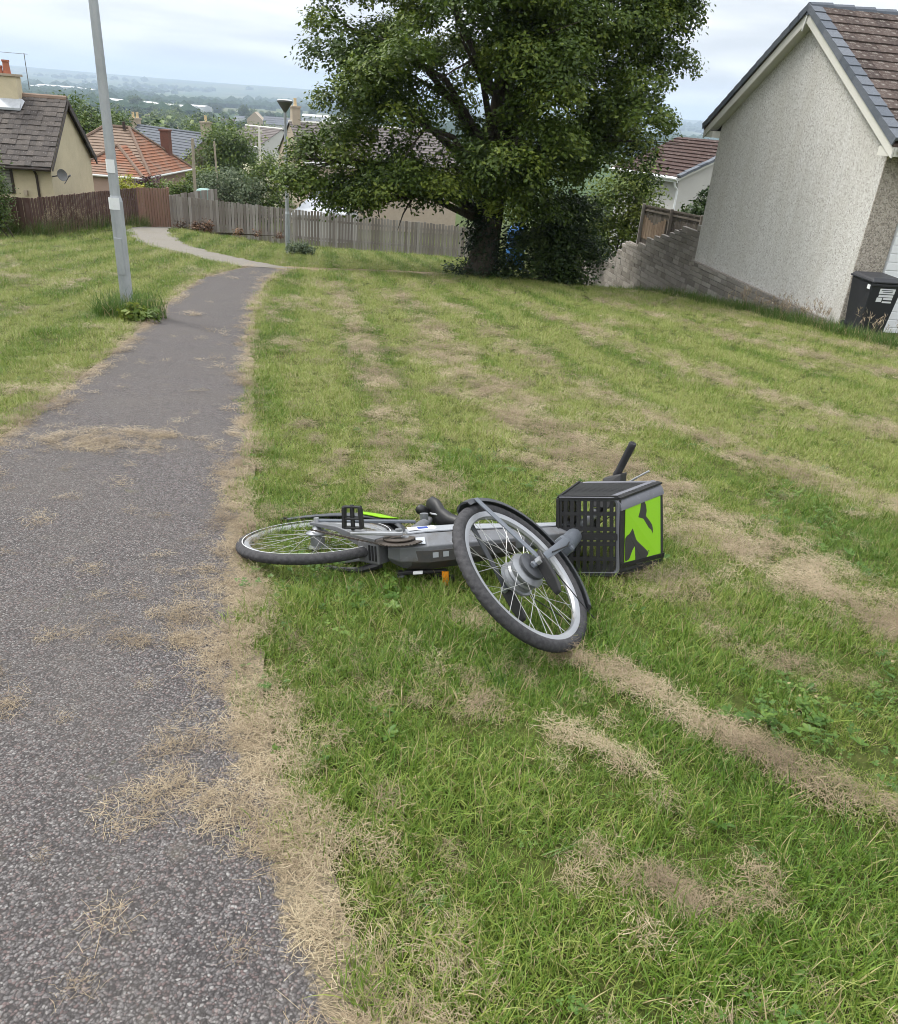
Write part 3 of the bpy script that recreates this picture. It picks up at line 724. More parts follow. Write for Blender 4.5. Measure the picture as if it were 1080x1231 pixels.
def make_lawn():
    P_near = [tuft(100 + i, 42, 0.05, 0.044 + .009 * (i % 3), 0.0024, 0.85, 1.7, 3) for i in range(7)]
    X = []; Y = []; S = []
    for y0, y1, d, s0 in ((0.55, 2.2, 1000, .92), (2.2, 4, 900, .92), (4, 7, 560, 1.05), (7, 11, 240, 1.3), (11, 17, 105, 1.7), (17, 25, 52, 2.2), (25, 37, 26, 2.8)):
        x, y = sample(y0, y1, d); k = strip_filter(x, y); x, y = x[k], y[k]
        dr = dryness(x, y); k = RNG.random(len(x)) > np.where(heapness(x, y) > .3, dr * .8, dr * 0.45); x, y = x[k], y[k]
        h = 0.3 + 1.45 * fbm(x * 4.2, y * 4.2, 61)
        h = h * np.where((y < 3.2) & (x < 0.9), 1.12, 0.86)
        X.append(x); Y.append(y); S.append(h * s0 * RNG.uniform(.75, 1.25, len(x)))
    x = np.concatenate(X); y = np.concatenate(Y); s_ = np.concatenate(S)
    pts = np.stack([x, y, gz(x, y) - 0.002], -1)
    cover('lawn_grass', P_near, pts, s_, np.clip(lawn_tint(x, y) + RNG.normal(0, .07, len(x)), 0, 1), M['grass'], 'short mown green and yellowish grass covering the sloping lawn', 'grass')
    P_c = [tuft(150 + i, 20, 0.035, 0.085, 0.0034, 0.7, 1.5, 4) for i in range(5)]
    x, y = sample(0.55, 9, 150); cl_ = sst(fbm(x * 1.7, y * 1.7, 63), .5, .7)
    k = strip_filter(x, y) & (RNG.random(len(x)) < (.05 + .8 * cl_) * np.interp(y, [0, 3, 9], [1, .8, .35])) & (dryness(x, y) < .45); x, y = x[k], y[k]
    cover('coarse_grass', P_c, np.stack([x, y, gz(x, y)], -1), RNG.uniform(.55, 1.1, len(x)), np.clip(lawn_tint(x, y) - .12 + RNG.normal(0, .1, len(x)), 0, 1), M['grass'], 'taller coarse green grass tufts scattered through the mown lawn', 'grass', tilt=.25)
    # dry clippings: lie on the rows, the verge and the tarmac
    P_st = [straw_clump(200 + i, 62, 0.026, 0.026 + .009 * (i % 3), 0.00085, 0.006) for i in range(6)]
    X = []; Y = []; S = []; Z = []
    for y0, y1, d, s0 in ((0.55, 2.6, 2100, .85), (2.6, 5, 1500, .95), (5, 9, 620, 1.3), (9, 15, 210, 1.9), (15, 23, 80, 2.7)):
        x, y = sample(y0, y1, d)
        law = on_lawn(x, y); dr = dryness(x, y)
        pr = np.where(law, np.where(heapness(x, y) > .3, dr * .85, dr * 0.6 * (0.3 + 0.9 * sst(fbm(x * 9, y * 9, 78), .35, .65))), 0)
        # verge beside the tarmac
        q = x - prx(y); e1 = (fbm(x * 4, y * 4, 71) - 0.5) * 0.3
        w = np.interp(y, [0, 1, 2.6, 4, 8, 20], [.15, .12, .085, .07, .06, .08])
        verge = np.exp(-np.maximum(np.abs(q + e1 - w * .45) - w * .5, 0) ** 2 / (2 * .03 ** 2))
        pr = np.maximum(pr, verge * (0.13 + 0.45 * sst(fbm(x * 5, y * 5, 73), .34, .68)))
        ql = plx(y) - x; vl = np.exp(-np.maximum(np.abs(ql + e1 * .6 - .03) - .05, 0) ** 2 / (2 * .03 ** 2)); pr = np.maximum(pr, vl * .35 * (y < 20))
        onp = (x < prx(y)) & (x > plx(y)) & (y < 20)
        spots = sst(fbm(x * 3.2, y * 3.2, 75, 3), 0.76, 0.84) * 0.5
        edge = np.exp(-np.maximum(-q, 0) / 0.07) * 0.13 * sst(fbm(x * 7, y * 7, 76), .3, .65)
        pr = np.where(onp, np.maximum(pr, np.maximum(spots * .4, edge + 0.0045)), pr)
        for cx, cy, a_, b_ in ((-2.02, 4.1, .26, .14), (-1.86, 4.35, .3, .05), (-.88, 2.18, .055, .075), (-.80, 2.03, .05, .05), (-.97, 2.02, .06, .03), (-1.16, 2.02, .05, .03), (-1.05, 2.52, .05, .015), (-1.4, 3.1, .05, .025), (-1.72, 3.2, .06, .02), (-1.3, 1.75, .05, .02), (-1.15, 1.62, .035, .02), (-.78, 1.12, .02, .012), (-1.2, 3.6, .05, .02), (-1.0, 1.45, .02, .012)):
            pr = np.maximum(pr, .6 * np.exp(-(((x - cx) / a_) ** 2 + ((y - cy) / b_) ** 2)))
        k = RNG.random(len(x)) < pr; x, y = x[k], y[k]
        X.append(x); Y.append(y); S.append(s0 * RNG.uniform(.6, 1.3, len(x)))
        lift = np.where(on_lawn(x, y), 0.022, 0.013) * RNG.uniform(.7, 1.4, len(x))
        for P, w, kk in HEAPS: lift = np.maximum(lift, .045 * kk * RNG.random(len(x)) * np.exp(-(poly_d(x, y, P) / (w * .9)) ** 2) + .01)
        Z.append(gz(x, y) + lift)
    x = np.concatenate(X); y = np.concatenate(Y)
    cover('dry_clippings', P_st, np.stack([x, y, np.concatenate(Z)], -1), np.concatenate(S), np.clip(0.55 + (fbm(x * 3, y * 3, 77) - .5) * 1.4 + RNG.normal(0, .16, len(x)), 0, 1), M['straw'], 'dry straw coloured grass clippings in rows on lawn and path verge', 'clippings', tilt=.16)
    # broad-leaved weeds and clover
    def rosette(seed, n, L_, w, up):
        rng = np.random.default_rng(seed); V = []; F = []; B = []
        for k in range(n):
            a = rng.uniform(0, 6.283); d = np.array([math.cos(a), math.sin(a), 0]); s_ = np.array([-d[1], d[0], 0]); ln = L_ * rng.uniform(.6, 1.2); e_ = rng.uniform(.15, 1) * up
            pr_ = [(0, .1), (.3, .8), (.62, 1), (.88, .6), (1, 0)]; o = len(V)
            for t_, ww in pr_:
                p = d * ln * t_ + np.array([0, 0, ln * e_ * t_ * (1.25 - .6 * t_) + .006])
                V.append(tuple(p - s_ * w * ww / 2 + np.array([0, 0, .12 * w * ww]))); V.append(tuple(p)); V.append(tuple(p + s_ * w * ww / 2 + np.array([0, 0, .12 * w * ww])))
            for i in range(4):
                b_ = o + 3 * i; F += [(b_, b_ + 1, b_ + 4, b_ + 3), (b_ + 1, b_ + 2, b_ + 5, b_ + 4)]
            bb = rng.random(); B += [bb] * 8
        return V, F, B
    def clover(seed):
        rng = np.random.default_rng(seed); V = []; F = []; B = []
        for k in range(9):
            c = np.r_[rng.normal(0, .022, 2), rng.uniform(.015, .04)]
            for j in range(3):
                a = rng.uniform(0, .4) + j * 2.09; d = np.array([math.cos(a), math.sin(a), rng.uniform(-.2, .3)]); s_ = np.array([-d[1], d[0], 0]); o = len(V)
                r_ = rng.uniform(.007, .012)
                V += [tuple(c), tuple(c + d * r_ * .7 + s_ * r_ * .6), tuple(c + d * r_ * 1.3), tuple(c + d * r_ * .7 - s_ * r_ * .6)]; F.append((o, o + 1, o + 2, o + 3)); B.append(rng.random())
        return V, F, B
    P_w = [rosette(300, 4, .04, .02, .7), rosette(301, 4, .034, .015, .9), clover(302), clover(303), clover(304), clover(306), clover(307)]
    x, y = sample(0.6, 5.5, 420); k = strip_filter(x, y) & (RNG.random(len(x)) < (0.03 + 1.0 * sst(fbm(x * 1.6, y * 1.6, 81), .48, .7)) * np.interp(y, [0, 2, 3, 5.5], [1, .8, .3, .15])) & (dryness(x, y) < .4)
    x, y = x[k], y[k]
    cover('lawn_weeds', P_w, np.stack([x, y, gz(x, y) + .012], -1), RNG.uniform(.5, 1.0, len(x)), RNG.random(len(x)), M['weed'], 'low clover and broad leaved weeds among the mown grass', 'weeds', tilt=.2)
make_lawn()

def long_grass(name, pts, label, L_=0.42, seed=400, tint=None, scl=None, cat='long grass'):
    P = [tuft(seed + i, 22, 0.11, L_, 0.008, 0.32, 1.1, 4) for i in range(5)]
    pts = np.array(pts); n = len(pts)
    cover(name, P, pts, RNG.uniform(.55, 1.2, n) if scl is None else scl, np.clip(RNG.normal(.4, .2, n), 0, 1) if tint is None else tint, M['longgrass'], label, cat, tilt=.1)
def scatter_line(A, B, n, w):
    t_ = RNG.random(n); x = A[0] + (B[0] - A[0]) * t_; y = A[1] + (B[1] - A[1]) * t_
    d = np.array([B[1] - A[1], -(B[0] - A[0])]); d = d / np.hypot(*d); o = RNG.uniform(0, w, n)
    x = x + d[0] * o; y = y + d[1] * o
    return np.stack([x, y, gz(x, y)], -1)

# ================================================================== the bicycle lying on the lawn
# bicycle coordinates: x forward, y towards the saddle side ("up" of the bike), z to the bike's right (skywards as it lies)
BM = Matrix(((0.81246, 0.57257, -0.10991), (-0.53253, 0.80553, 0.25986), (0.23733, -0.1526, 0.95937)))
BC = Vector((-0.53226, 2.8545, -0.3108))
WB, YF, STEER, HEAD, RRAD, FRAD = 0.9948, -0.0244, 0.8373, 0.12076, 0.33, 0.2978
def make_bicycle():
    root = thing('bicycle', 'grey electric hire bicycle with lime green panels lying on its side in the grass', 'bicycle')
    mw = BM.to_4x4(); mw.translation = BC
    root.matrix_world = mw
    FS0 = Vector((math.cos(HEAD), math.sin(HEAD), 0)); AX = Vector((-math.sin(HEAD), math.cos(HEAD), 0)); Zr = Vector((0, 0, 1))
    FN = Zr * math.cos(STEER) + FS0 * math.sin(STEER); FF = FS0 * math.cos(STEER) - Zr * math.sin(STEER)
    HUB = Vector((WB, YF, 0))
    def S(a, b, c): return HUB + FF * a + AX * b + FN * c        # steered coordinates
    def B(a, b, c): return Vector((a, b, c))
    def wheel(T, Rr, tr, hubprof, label):
        # tyre with chevron tread
        na, nb = 384, 22; V = []; F = []
        for i in range(na):
            th = 2 * math.pi * i / na
            for j in range(nb):
                ph = 2 * math.pi * j / nb
                q = ((ph + math.pi) % (2 * math.pi)) - math.pi
                r_ = tr
                if abs(q) < 1.25:
                    s_ = (th * 62 / (2 * math.pi) + abs(q) * 0.55) % 1.0
                    if s_ < 0.26: r_ = tr - 0.0024
                    elif abs(abs(q) - 0.5) < 0.14 and s_ > 0.55: r_ = tr - 0.0018
                rad = Rr - tr + r_ * math.cos(ph) * 1.0
                V.append(T(rad * math.cos(th), rad * math.sin(th), r_ * math.sin(ph)))
        for i in range(na):
            for j in range(nb):
                a = i * nb + j; b = i * nb + (j + 1) % nb; c = ((i + 1) % na) * nb
                F.append((a, b, c + (j + 1) % nb, c + j))
        X = (T(1, 0, 0) - T(0, 0, 0)); Y = (T(0, 1, 0) - T(0, 0, 0)); Z = (T(0, 0, 1) - T(0, 0, 0)); O = T(0, 0, 0)
        rm = MB(); rb = Rr - 2 * tr + 0.006
        prof = [(rb + .004, -.013), (rb + .004, .013), (rb - .006, .0135), (rb - .020, .010), (rb - .024, 0), (rb - .020, -.010), (rb - .006, -.0135)]
        seg = 96; vs = []; fs = []
        for i in range(seg):
            th = 2 * math.pi * i / seg
            for (r_, z_) in prof: vs.append(T(r_ * math.cos(th), r_ * math.sin(th), z_))
        n = len(prof)
        for i in range(seg):
            for j in range(n): fs.append((i * n + j, i * n + (j + 1) % n, ((i + 1) % seg) * n + (j + 1) % n, ((i + 1) % seg) * n + j))
        rm.add(vs, fs)
        w = rm.build('wheel', M['alu'], root, auto=40)
        w['label'] = label
        ty = MB(); ty.add(V, F); ty.build('tyre', M['tyre'], w, smooth=True)
        # reflective ring on the sidewall
        rg = MB(); vs = []; fs = []
        for i in range(seg):
            th = 2 * math.pi * i / seg
            for sgn in (1,):
                for r_, z_ in ((Rr - tr - .006, tr * .985 + .0006), (Rr - tr - .0095, tr * .975 + .0006)): vs.append(T(r_ * math.cos(th), r_ * math.sin(th), z_))
        for i in range(seg): fs.append((2 * i, 2 * i + 1, (2 * i + 3) % (2 * seg), (2 * i + 2) % (2 * seg)))
        rg.add(vs, fs)
        if Rr > .31: rg.build('reflective_ring', M['sticker'], w)
        hb = MB(); hb.lathe(hubprof, O, X, Y, Z, 28); hb.build('hub', M['alu_dull'], w, auto=35)
        sp = MB(); fl = [p for p in hubprof]; rmax = max(p[0] for p in hubprof); zz = max(p[1] for p in hubprof if p[0] > rmax * .8)
        for k in range(36):
            th = 2 * math.pi * k / 36; sd_ = 1 if k % 2 else -1; off = (0.42 if (k // 2) % 2 else -0.42) * (1 if rmax < .05 else .75)
            a = T(rmax * .95 * math.cos(th + off * 1.6), rmax * .95 * math.sin(th + off * 1.6), sd_ * zz * .8)
            b = T((rb - .018) * math.cos(th), (rb - .018) * math.sin(th), sd_ * .003)
            sp.tube([a, b], 0.0010, 5)
        sp.build('spokes', M['spoke'], w)
        ns = MB()
        for k in range(0):
            th = 2 * math.pi * k / 36; ns.tube([T((rb - .03) * math.cos(th), (rb - .03) * math.sin(th), 0), T((rb - .018) * math.cos(th), (rb - .018) * math.sin(th), 0)], .0022, 5)
        return w
    wheel(lambda a, b, c: B(a, b, c), RRAD, 0.0205, [(.008, -.075), (.012, -.06), (.03, -.045), (.047, -.032), (.047, -.028), (.03, -.02), (.028, .02), (.047, .028), (.047, .032), (.022, .045), (.012, .06), (.008, .08)], 'rear wheel with silver rim lying almost flat')
    wheel(lambda a, b, c: S(a, b, c), FRAD, 0.0215, [(.008, -.07), (.02, -.055), (.042, -.048), (.06, -.034), (.068, -.03), (.068, -.022), (.06, -.02), (.058, -.008), (.062, 0), (.058, .008), (.06, .02), (.068, .022), (.068, .03), (.06, .036), (.042, .045), (.018, .052), (.009, .075)], 'front motor wheel turned sharply in its fork')
    # ---- main beam (battery down tube) : hexagonal section lofted from the crank to the head
    def sec(c, d, w, t_):      # c centre in xy, d direction, w width across (z), t_ depth (in plane)
        c = Vector((c[0], c[1], 0)); d = Vector((d[0], d[1], 0)).normalized(); p = Vector((d.y, -d.x, 0))   # p points to the underside (forward/down)
        return [c - p * t_ * .5 + Zr * w * .40, c - p * t_ * .5 - Zr * w * .40, c - p * t_ * .30 - Zr * w * .5, c + p * t_ * .22 - Zr * w * .5, c + p * t_ * .5 - Zr * w * .22,
                c + p * t_ * .5 + Zr * w * .22, c + p * t_ * .22 + Zr * w * .5, c - p * t_ * .30 + Zr * w * .5]
    dd = (0.66, 0.75)
    bm = MB()
    bm.loft([sec((.395, .015), (1, .15), .085, .085), sec((.435, .035), (.9, .4), .125, .125), sec((.485, .10), dd, .135, .165), sec((.56, .195), dd, .13, .165), sec((.64, .30), dd, .115, .15),
             sec((.72, .405), dd, .095, .125), sec((.80, .51), dd, .08, .10), sec((.865, .60), (.5, .86), .07, .09)])
    beam = bm.build('frame_beam', M['frame_grey'], root, bevel=.004)
    # silver side cover (the bike's right side)
    sc2 = MB(); pl = []
    for (cx, cy, w_, t_) in ((.43, .06, .128, .13), (.485, .115, .138, .16), (.56, .205, .133, .16), (.64, .305, .118, .146), (.72, .41, .098, .122), (.80, .513, .083, .098), (.86, .595, .073, .085)):
        d = Vector((dd[0], dd[1], 0)).normalized(); p = Vector((d.y, -d.x, 0)); c = Vector((cx, cy, w_ * .5 + .0015))
        pl.append((c - p * t_ * .34, c + p * t_ * .20))
    poly = [a for a, b in pl] + [b for a, b in reversed(pl)]
    n = len(pl)
    vs = [a for a, b in pl] + [b for a, b in pl]; vs2 = [v + Zr * .004 for v in vs]
    sc2.add(vs + vs2, [(i, i + 1, i + 1 + n, i + n) for i in range(n - 1)] + [(2 * n + i, 2 * n + i + n, 2 * n + i + 1 + n, 2 * n + i + 1) for i in range(n - 1)] + [(i, 2 * n + i, 2 * n + i + 1, i + 1) for i in range(n - 1)] + [(n + i, n + i + 1, 3 * n + i + 1, 3 * n + i) for i in range(n - 1)])
    sc2.build('side_cover', M['frame_silver'], beam, auto=30)
    def decal(name, cx, cy, along, across, zc_, mat):
        d = Vector((dd[0], dd[1], 0)).normalized(); p = Vector((d.y, -d.x, 0)); c = Vector((cx, cy, zc_))
        q = MB(); q.hexa([c - d * along / 2 - p * across / 2, c + d * along / 2 - p * across / 2, c + d * along / 2 + p * across / 2, c - d * along / 2 + p * across / 2] + [w + Zr * .001 for w in (c - d * along / 2 - p * across / 2, c + d * along / 2 - p * across / 2, c + d * along / 2 + p * across / 2, c - d * along / 2 + p * across / 2)])
        q.build(name, mat, beam)
    decal('white_decal', .455, .12, .11, .055, .0745, M['sticker_white'])
    decal('blue_decal', .458, .123, .04, .032, .076, M['sticker_blue'])
    # grimy battery cover on the lower half of the underside
    bc = MB(); secs = []
    for (cx, cy, w_, t_) in ((.43, .045, .128, .13), (.485, .10, .137, .167), (.56, .195, .132, .167), (.64, .30, .117, .152), (.70, .38, .102, .132)):
        d = Vector((dd[0], dd[1], 0)).normalized(); p = Vector((d.y, -d.x, 0)); c = Vector((cx, cy, 0))
        a1 = c + p * t_ * .505 + Zr * w_ * .10; a2 = c + p * t_ * .505 - Zr * w_ * .22; a3 = c + p * t_ * .22 - Zr * w_ * .508; a4 = c - p * t_ * .25 - Zr * w_ * .508
        n1 = p * .004; n2 = -Zr * .004; secs.append([a1, a2, a3, a4, a4 + n2, a3 + (n1 + n2) * .7, a2 + (n1 + n2) * .7, a1 + n1])
    bc.loft(secs); bc.build('battery_cover', M['battery'], beam, bevel=.0015)
    for (cx, cy, zz) in ((.50, .118, -.005), (.525, .15, -.005)):
        d = Vector((dd[0], dd[1], 0)).normalized(); p = Vector((d.y, -d.x, 0)); c = Vector((cx, cy, zz)) + p * (.0885 if cx > .51 else .0885)
        q = MB(); q.hexa([c + d * a * .011 + Zr * b * .010 + p * k for k in (0, .0012) for a, b in ((-1, -1), (1, -1), (1, 1), (-1, 1))]); q.build('label_plate', M['frame_silver'], beam)
    # small labels on the underside faces
    def ulabel(c, along, across, mat, p_off, z0):
        d = Vector((dd[0], dd[1], 0)).normalized(); p = Vector((d.y, -d.x, 0))
        nrm = (p * .28 + Zr * .28).normalized(); s_ = d.cross(nrm); c = Vector((c[0], c[1], 0)) + p * p_off + Zr * z0 + nrm * .0015
        q = MB(); q.hexa([c + d * a * along / 2 + s_ * b * across / 2 + nrm * k for k in (0, .001) for a, b in ((-1, -1), (1, -1), (1, 1), (-1, 1))]); q.build('label_plate', mat, beam)
    ulabel((.47, .075), .035, .03, M['frame_silver'], .060, .0485)
    # head tube, lower bracket of the frame (silver nose between beam and fork)
    hd = MB(); hd.tube([B(.955, .30, 0), B(.93, .42, 0), B(.89, .56, 0), B(.855, .68, 0)], [.036, .035, .033, .030], 18)
    hd.build('head_tube', M['fork_grey'], root, auto=40)
    # seat tube, post, clamp
    stt = MB(); stt.loft([[B(.41 + .045 * math.cos(a) , .03 + .0 + .01 * math.sin(a), .045 * math.sin(a)) for a in np.linspace(0, 6.283, 15)[:-1]], [B(.30 + .034 * math.cos(a), .26 + .01 * math.cos(a), .034 * math.sin(a)) for a in np.linspace(0, 6.283, 15)[:-1]], [B(.225 + .026 * math.cos(a), .42 + .008 * math.cos(a), .026 * math.sin(a)) for a in np.linspace(0, 6.283, 15)[:-1]]])
    stt.build('seat_tube', M['frame_grey'], root, auto=40)
    po = MB(); po.tube([B(.235, .40, 0), B(.19, .50, 0), B(.18, .525, 0)], .0155, 14); post = po.build('seat_post', M['alu'], root, auto=40)
    cl = MB(); cl.tube([B(.205, .455, -.035), B(.205, .455, .045)], .019, 14); cl.tube([B(.225, .42, 0), B(.217, .44, 0)], .024, 14); cl.build('seat_clamp', M['alu_dull'], post, auto=40)
    # saddle: lofted from tail to nose
    sd = MB(); secs = []
    for t_, w, up, th in ((0, .03, .585, .018), (.03, .082, .60, .035), (.14, .098, .60, .05), (.30, .092, .585, .052), (.45, .06, .568, .048), (.62, .034, .56, .042), (.82, .025, .555, .036), (.96, .02, .548, .026), (1, .006, .542, .012)):
        x_ = .125 + .25 * t_; q = []
        for k in range(14):
            a = 2 * math.pi * k / 14; ca, sa = math.cos(a), math.sin(a)
            q.append(B(x_, up + (th * .5 * sa if sa > 0 else th * 1.0 * sa) - .02 * abs(ca) ** 2 * (1 if w > .05 else .3), w * ca))
        secs.append(q)
    sd.loft(secs); sad = sd.build('saddle', M['black'], root, smooth=True)
    rl = MB()
    for s_ in (-1, 1): rl.tube([B(.15, .548, .03 * s_), B(.19, .53, .028 * s_), B(.25, .53, .025 * s_), B(.33, .545, .008 * s_)], .0045, 8)
    rl.build('saddle_rail', M['alu'], sad)
    bp = MB(); bp.tube([B(.155, .54, .03), B(.15, .50, .05), B(.158, .485, .052)], [.022, .024, .020], 12); bp.tube([B(.155, .54, -.03), B(.15, .50, -.045)], [.022, .02], 12); bp.build('saddle_bumper', M['black'], sad, smooth=True)
    # ---- rear mudguard: wide charcoal guard with a lime panel
    mg = MB(); secs = []
    for k in range(26):
        a = R(158 - k * (158 - 22) / 25); w = .03 + .012 * math.sin(math.pi * k / 25); ro = .366 + .006 * math.sin(math.pi * k / 25)
        ri = ro - (.030 + .055 * math.sin(math.pi * min(k, 22) / 22) ** 1.2)
        ca, sa = math.cos(a), math.sin(a)
        q = [(ri, -w), (ri + .3 * (ro - ri), -w - .005), (ro - .018, -w), (ro, -w * .55), (ro + .004, 0), (ro, w * .55), (ro - .018, w), (ri + .3 * (ro - ri), w + .005), (ri, w), (ri, w - .004), (ro - .02, w - .006), (ro - .006, 0), (ro - .02, -w + .006), (ri, -w + .004)]
        secs.append([B(r_ * ca, r_ * sa, z_) for r_, z_ in q])
    mg.loft(secs); g = mg.build('rear_mudguard', M['guard'], root, auto=35)
    gp = MB(); secs = []
    for k in range(14):
        a = R(104 - k * 44 / 13); u_ = k / 13; hgt = .058 * (1 - (2 * u_ - 1) ** 4) + .003; ro = .358; w = .043
        ca, sa = math.cos(a), math.sin(a)
        secs.append([B(r_ * ca, r_ * sa, z_) for r_, z_ in ((ro - hgt, w + .006), (ro - hgt * .3, w + .0045), (ro + .006, w - .012), (ro + .010, .012), (ro + .012, .012), (ro + .009, w - .010), (ro - hgt * .3, w + .0075), (ro - hgt, w + .009))])
    gp.loft(secs); gp.build('lime_panel', M['lime'], g, auto=40)
    rlh = MB(); rlh.box((-.345, .135, 0), (.02, .05, .07), Matrix.Rotation(R(10), 3, 'Z')); rlh.build('tail_light_mount', M['black'], g, bevel=.006)
    # ---- stays
    for s_ in (1, -1):
        cs = MB(); z_ = .068 * s_
        cs.loft([[B(-.03, -.012, z_ - .006), B(-.03, .018, z_ - .006), B(-.03, .018, z_ + .006), B(-.03, -.012, z_ + .006)], [B(.03, -.018, z_ - .008), B(.03, .022, z_ - .008), B(.03, .022, z_ + .008), B(.03, -.018, z_ + .008)],
                 [B(.14, -.03, z_ - .012), B(.14, .012, z_ - .012), B(.14, .012, z_ + .01), B(.14, -.03, z_ + .01)], [B(.26, -.045, z_ - .035 * s_ - .014), B(.26, .03, z_ - .035 * s_ - .014), B(.26, .03, z_ - .02 * s_ + .012), B(.26, -.045, z_ - .02 * s_ + .012)],
                 [B(.36, -.05, .02 * s_ - .02), B(.36, .05, .02 * s_ - .02), B(.36, .05, .035 * s_ + .02), B(.36, -.05, .035 * s_ + .02)]])
        cs.build('chain_stay', M['frame_grey'], root, bevel=.003)
        ss = MB(); ss.bar(B(.0, .01, .08 * s_), B(.10, .12, .066 * s_), .03, .010, (0, 0, 1)); ss.bar(B(.10, .12, .066 * s_), B(.245, .34, .035 * s_), .028, .012, (0, 0, 1)); ss.build('seat_stay', M['fork_grey'], root, bevel=.003)
        ax = MB(); ax.tube([B(0, 0, .06 * s_), B(0, 0, .093 * s_)], .011, 8); ax.build('axle_nut', M['alu'], root)
    # boxy chain case between hub and crank
    cc = MB(); cc.hexa([B(.27, -.05, -.045), B(.38, -.055, -.045), B(.38, .05, -.045), B(.27, .045, -.045), B(.27, -.05, .04), B(.38, -.055, .045), B(.38, .05, .045), B(.27, .045, .04)]); case = cc.build('chain_case', M['frame_grey'], root, bevel=.006)
    for k in range(3):
        q = MB(); q.box((.335 + .016 * k, -.055, .0), (.007, .006, .06)); q.build('vent_slot', M['black'], case)
    # ---- crank set
    cr = MB(); BBc = B(.44, .0, 0)
    cr.lathe([(.085, .046), (.088, .048), (.088, .051), (.07, .053), (.03, .053), (.02, .06)], BBc, seg=44); ring = cr.build('chainring', M['rust'], root, auto=30)
    tt = MB()
    for k in range(38):
        a = 2 * math.pi * k / 38; tt.box(BBc + B(.0905 * math.cos(a), .0905 * math.sin(a), .0495), (.007, .006, .003), Matrix.Rotation(a, 3, 'Z'))
    tt.build('chainring_teeth', M['rust'], ring)
    gd = MB(); gd.lathe([(.06, .056), (.062, .058), (.062, .061), (.04, .064), (.035, .058)], BBc, seg=44); gd.build('chain_guard_disc', M['rust'], ring, auto=30)
    for s_ in (1, -1):
        e_ = BBc + (B(-.128, -.113, 0) if s_ > 0 else B(.105, .135, 0)); z_ = .078 * s_
        d = (e_ - BBc).normalized(); pn = Vector((-d.y, d.x, 0)); ar = MB()
        ar.loft([[BBc + Zr * (z_ + k * .008) + pn * j * .017 - d * .016 for j, k in ((-1, -1), (1, -1), (1, 1), (-1, 1))], [BBc + Zr * (z_ + k * .008) + pn * j * .016 + d * .02 for j, k in ((-1, -1), (1, -1), (1, 1), (-1, 1))],
                 [e_ + Zr * (z_ + .010 * s_ + k * .0065) + pn * j * .011 - d * .02 for j, k in ((-1, -1), (1, -1), (1, 1), (-1, 1))], [e_ + Zr * (z_ + .010 * s_ + k * .0065) + pn * j * .012 + d * .012 for j, k in ((-1, -1), (1, -1), (1, 1), (-1, 1))]])
        arm = ar.build('crank_arm', M['alu'] if s_ > 0 else M['black'], root, bevel=.004)
        nb_ = MB(); nb_.tube([BBc + Zr * (z_ + .004 * s_), BBc + Zr * (z_ + .016 * s_)], .014, 14); nb_.build('crank_bolt', M['alu_dull'], arm)
        pd = MB(); a0 = e_ + Zr * (z_ + .02 * s_); a1 = e_ + Zr * (z_ + (.118 if s_ > 0 else .075) * s_)
        pd.tube([a0, a1], .0085, 10)
        tilt = R(20); px_ = Vector((math.cos(tilt), math.sin(tilt), 0)); py_ = Vector((-math.sin(tilt), math.cos(tilt), 0))
        for j in (-1, 1):
            pd.bar(a0 + Zr * .008 * s_ + px_ * j * .036, a1 - Zr * .008 * s_ + px_ * j * .032, .012, .024, py_)
        for zz in ((.010, .045, .09) if s_ > 0 else (.01, .05)): pd.bar(a0 + Zr * zz * s_ - px_ * .036, a0 + Zr * zz * s_ + px_ * .036, .008, .02, py_)
        pedal = pd.build('pedal', M['black'], arm, bevel=.002)
        if s_ < 0:
            rf = MB(); c = a0 - Zr * .018 - py_ * .02 + px_ * .012; rf.bar(c - Zr * .034, c + Zr * .03, .026, .008, py_); rf.build('reflector', M['reflector'], arm)
    for sy in (1, -1):
        ch = MB(); n_c = 34; a0 = BBc + B(0, .086 * sy, .05); a1 = B(.0, .034 * sy, .05)
        for k in range(n_c):
            c = a0 + (a1 - a0) * ((k + .5) / n_c); ch.bar(c - (a1 - a0).normalized() * .0055, c + (a1 - a0).normalized() * .0055, .007 if k % 2 else .004, .0065, (0, 1, 0))
        o_ = ch.build('chain', M['rust'], root); o_['kind'] = 'stuff'
    # ---- kickstand folded back
    ks = MB(); ks.tube([B(.36, -.03, -.05), B(.30, -.075, -.07), B(.20, -.085, -.078), B(.12, -.08, -.08)], [.016, .013, .011, .010], 8); ks.box(B(.12, -.082, -.08), (.06, .028, .016)); ks.tube([B(.36, -.03, .0), B(.36, -.03, -.06)], .012, 8); ks.build('kickstand', M['black'], root, auto=40)
    bt = MB(); bt.hexa([B(.50, .005, -.075), B(.525, .03, -.075), B(.53, .02, -.075), B(.505, -.005, -.075), B(.50, .005, -.065), B(.525, .03, -.065), B(.53, .02, -.065), B(.505, -.005, -.065)]); bt.build('battery_latch', M['sticker_white'], root)
    # ---- fork
    fk = MB()
    for s_ in (1, -1):
        q = []
        for b_, dx, w, t_ in ((-.03, .0, .018, .012), (.04, -.002, .024, .014), (.16, -.004, .030, .018), (.30, -.008, .036, .024), (.36, -.010, .04, .03)):
            z_ = (.072 if b_ < .2 else .066 if b_ < .33 else .05) * s_
            q.append([S(dx + i * w / 2, b_, z_ + j * t_ / 2) for i, j in ((-1, -.6), (0, -1), (1, -.6), (1, .6), (0, 1), (-1, .6))])
        fk.loft(q)
    fork = fk.build('fork', M['fork_grey'], root, auto=40)
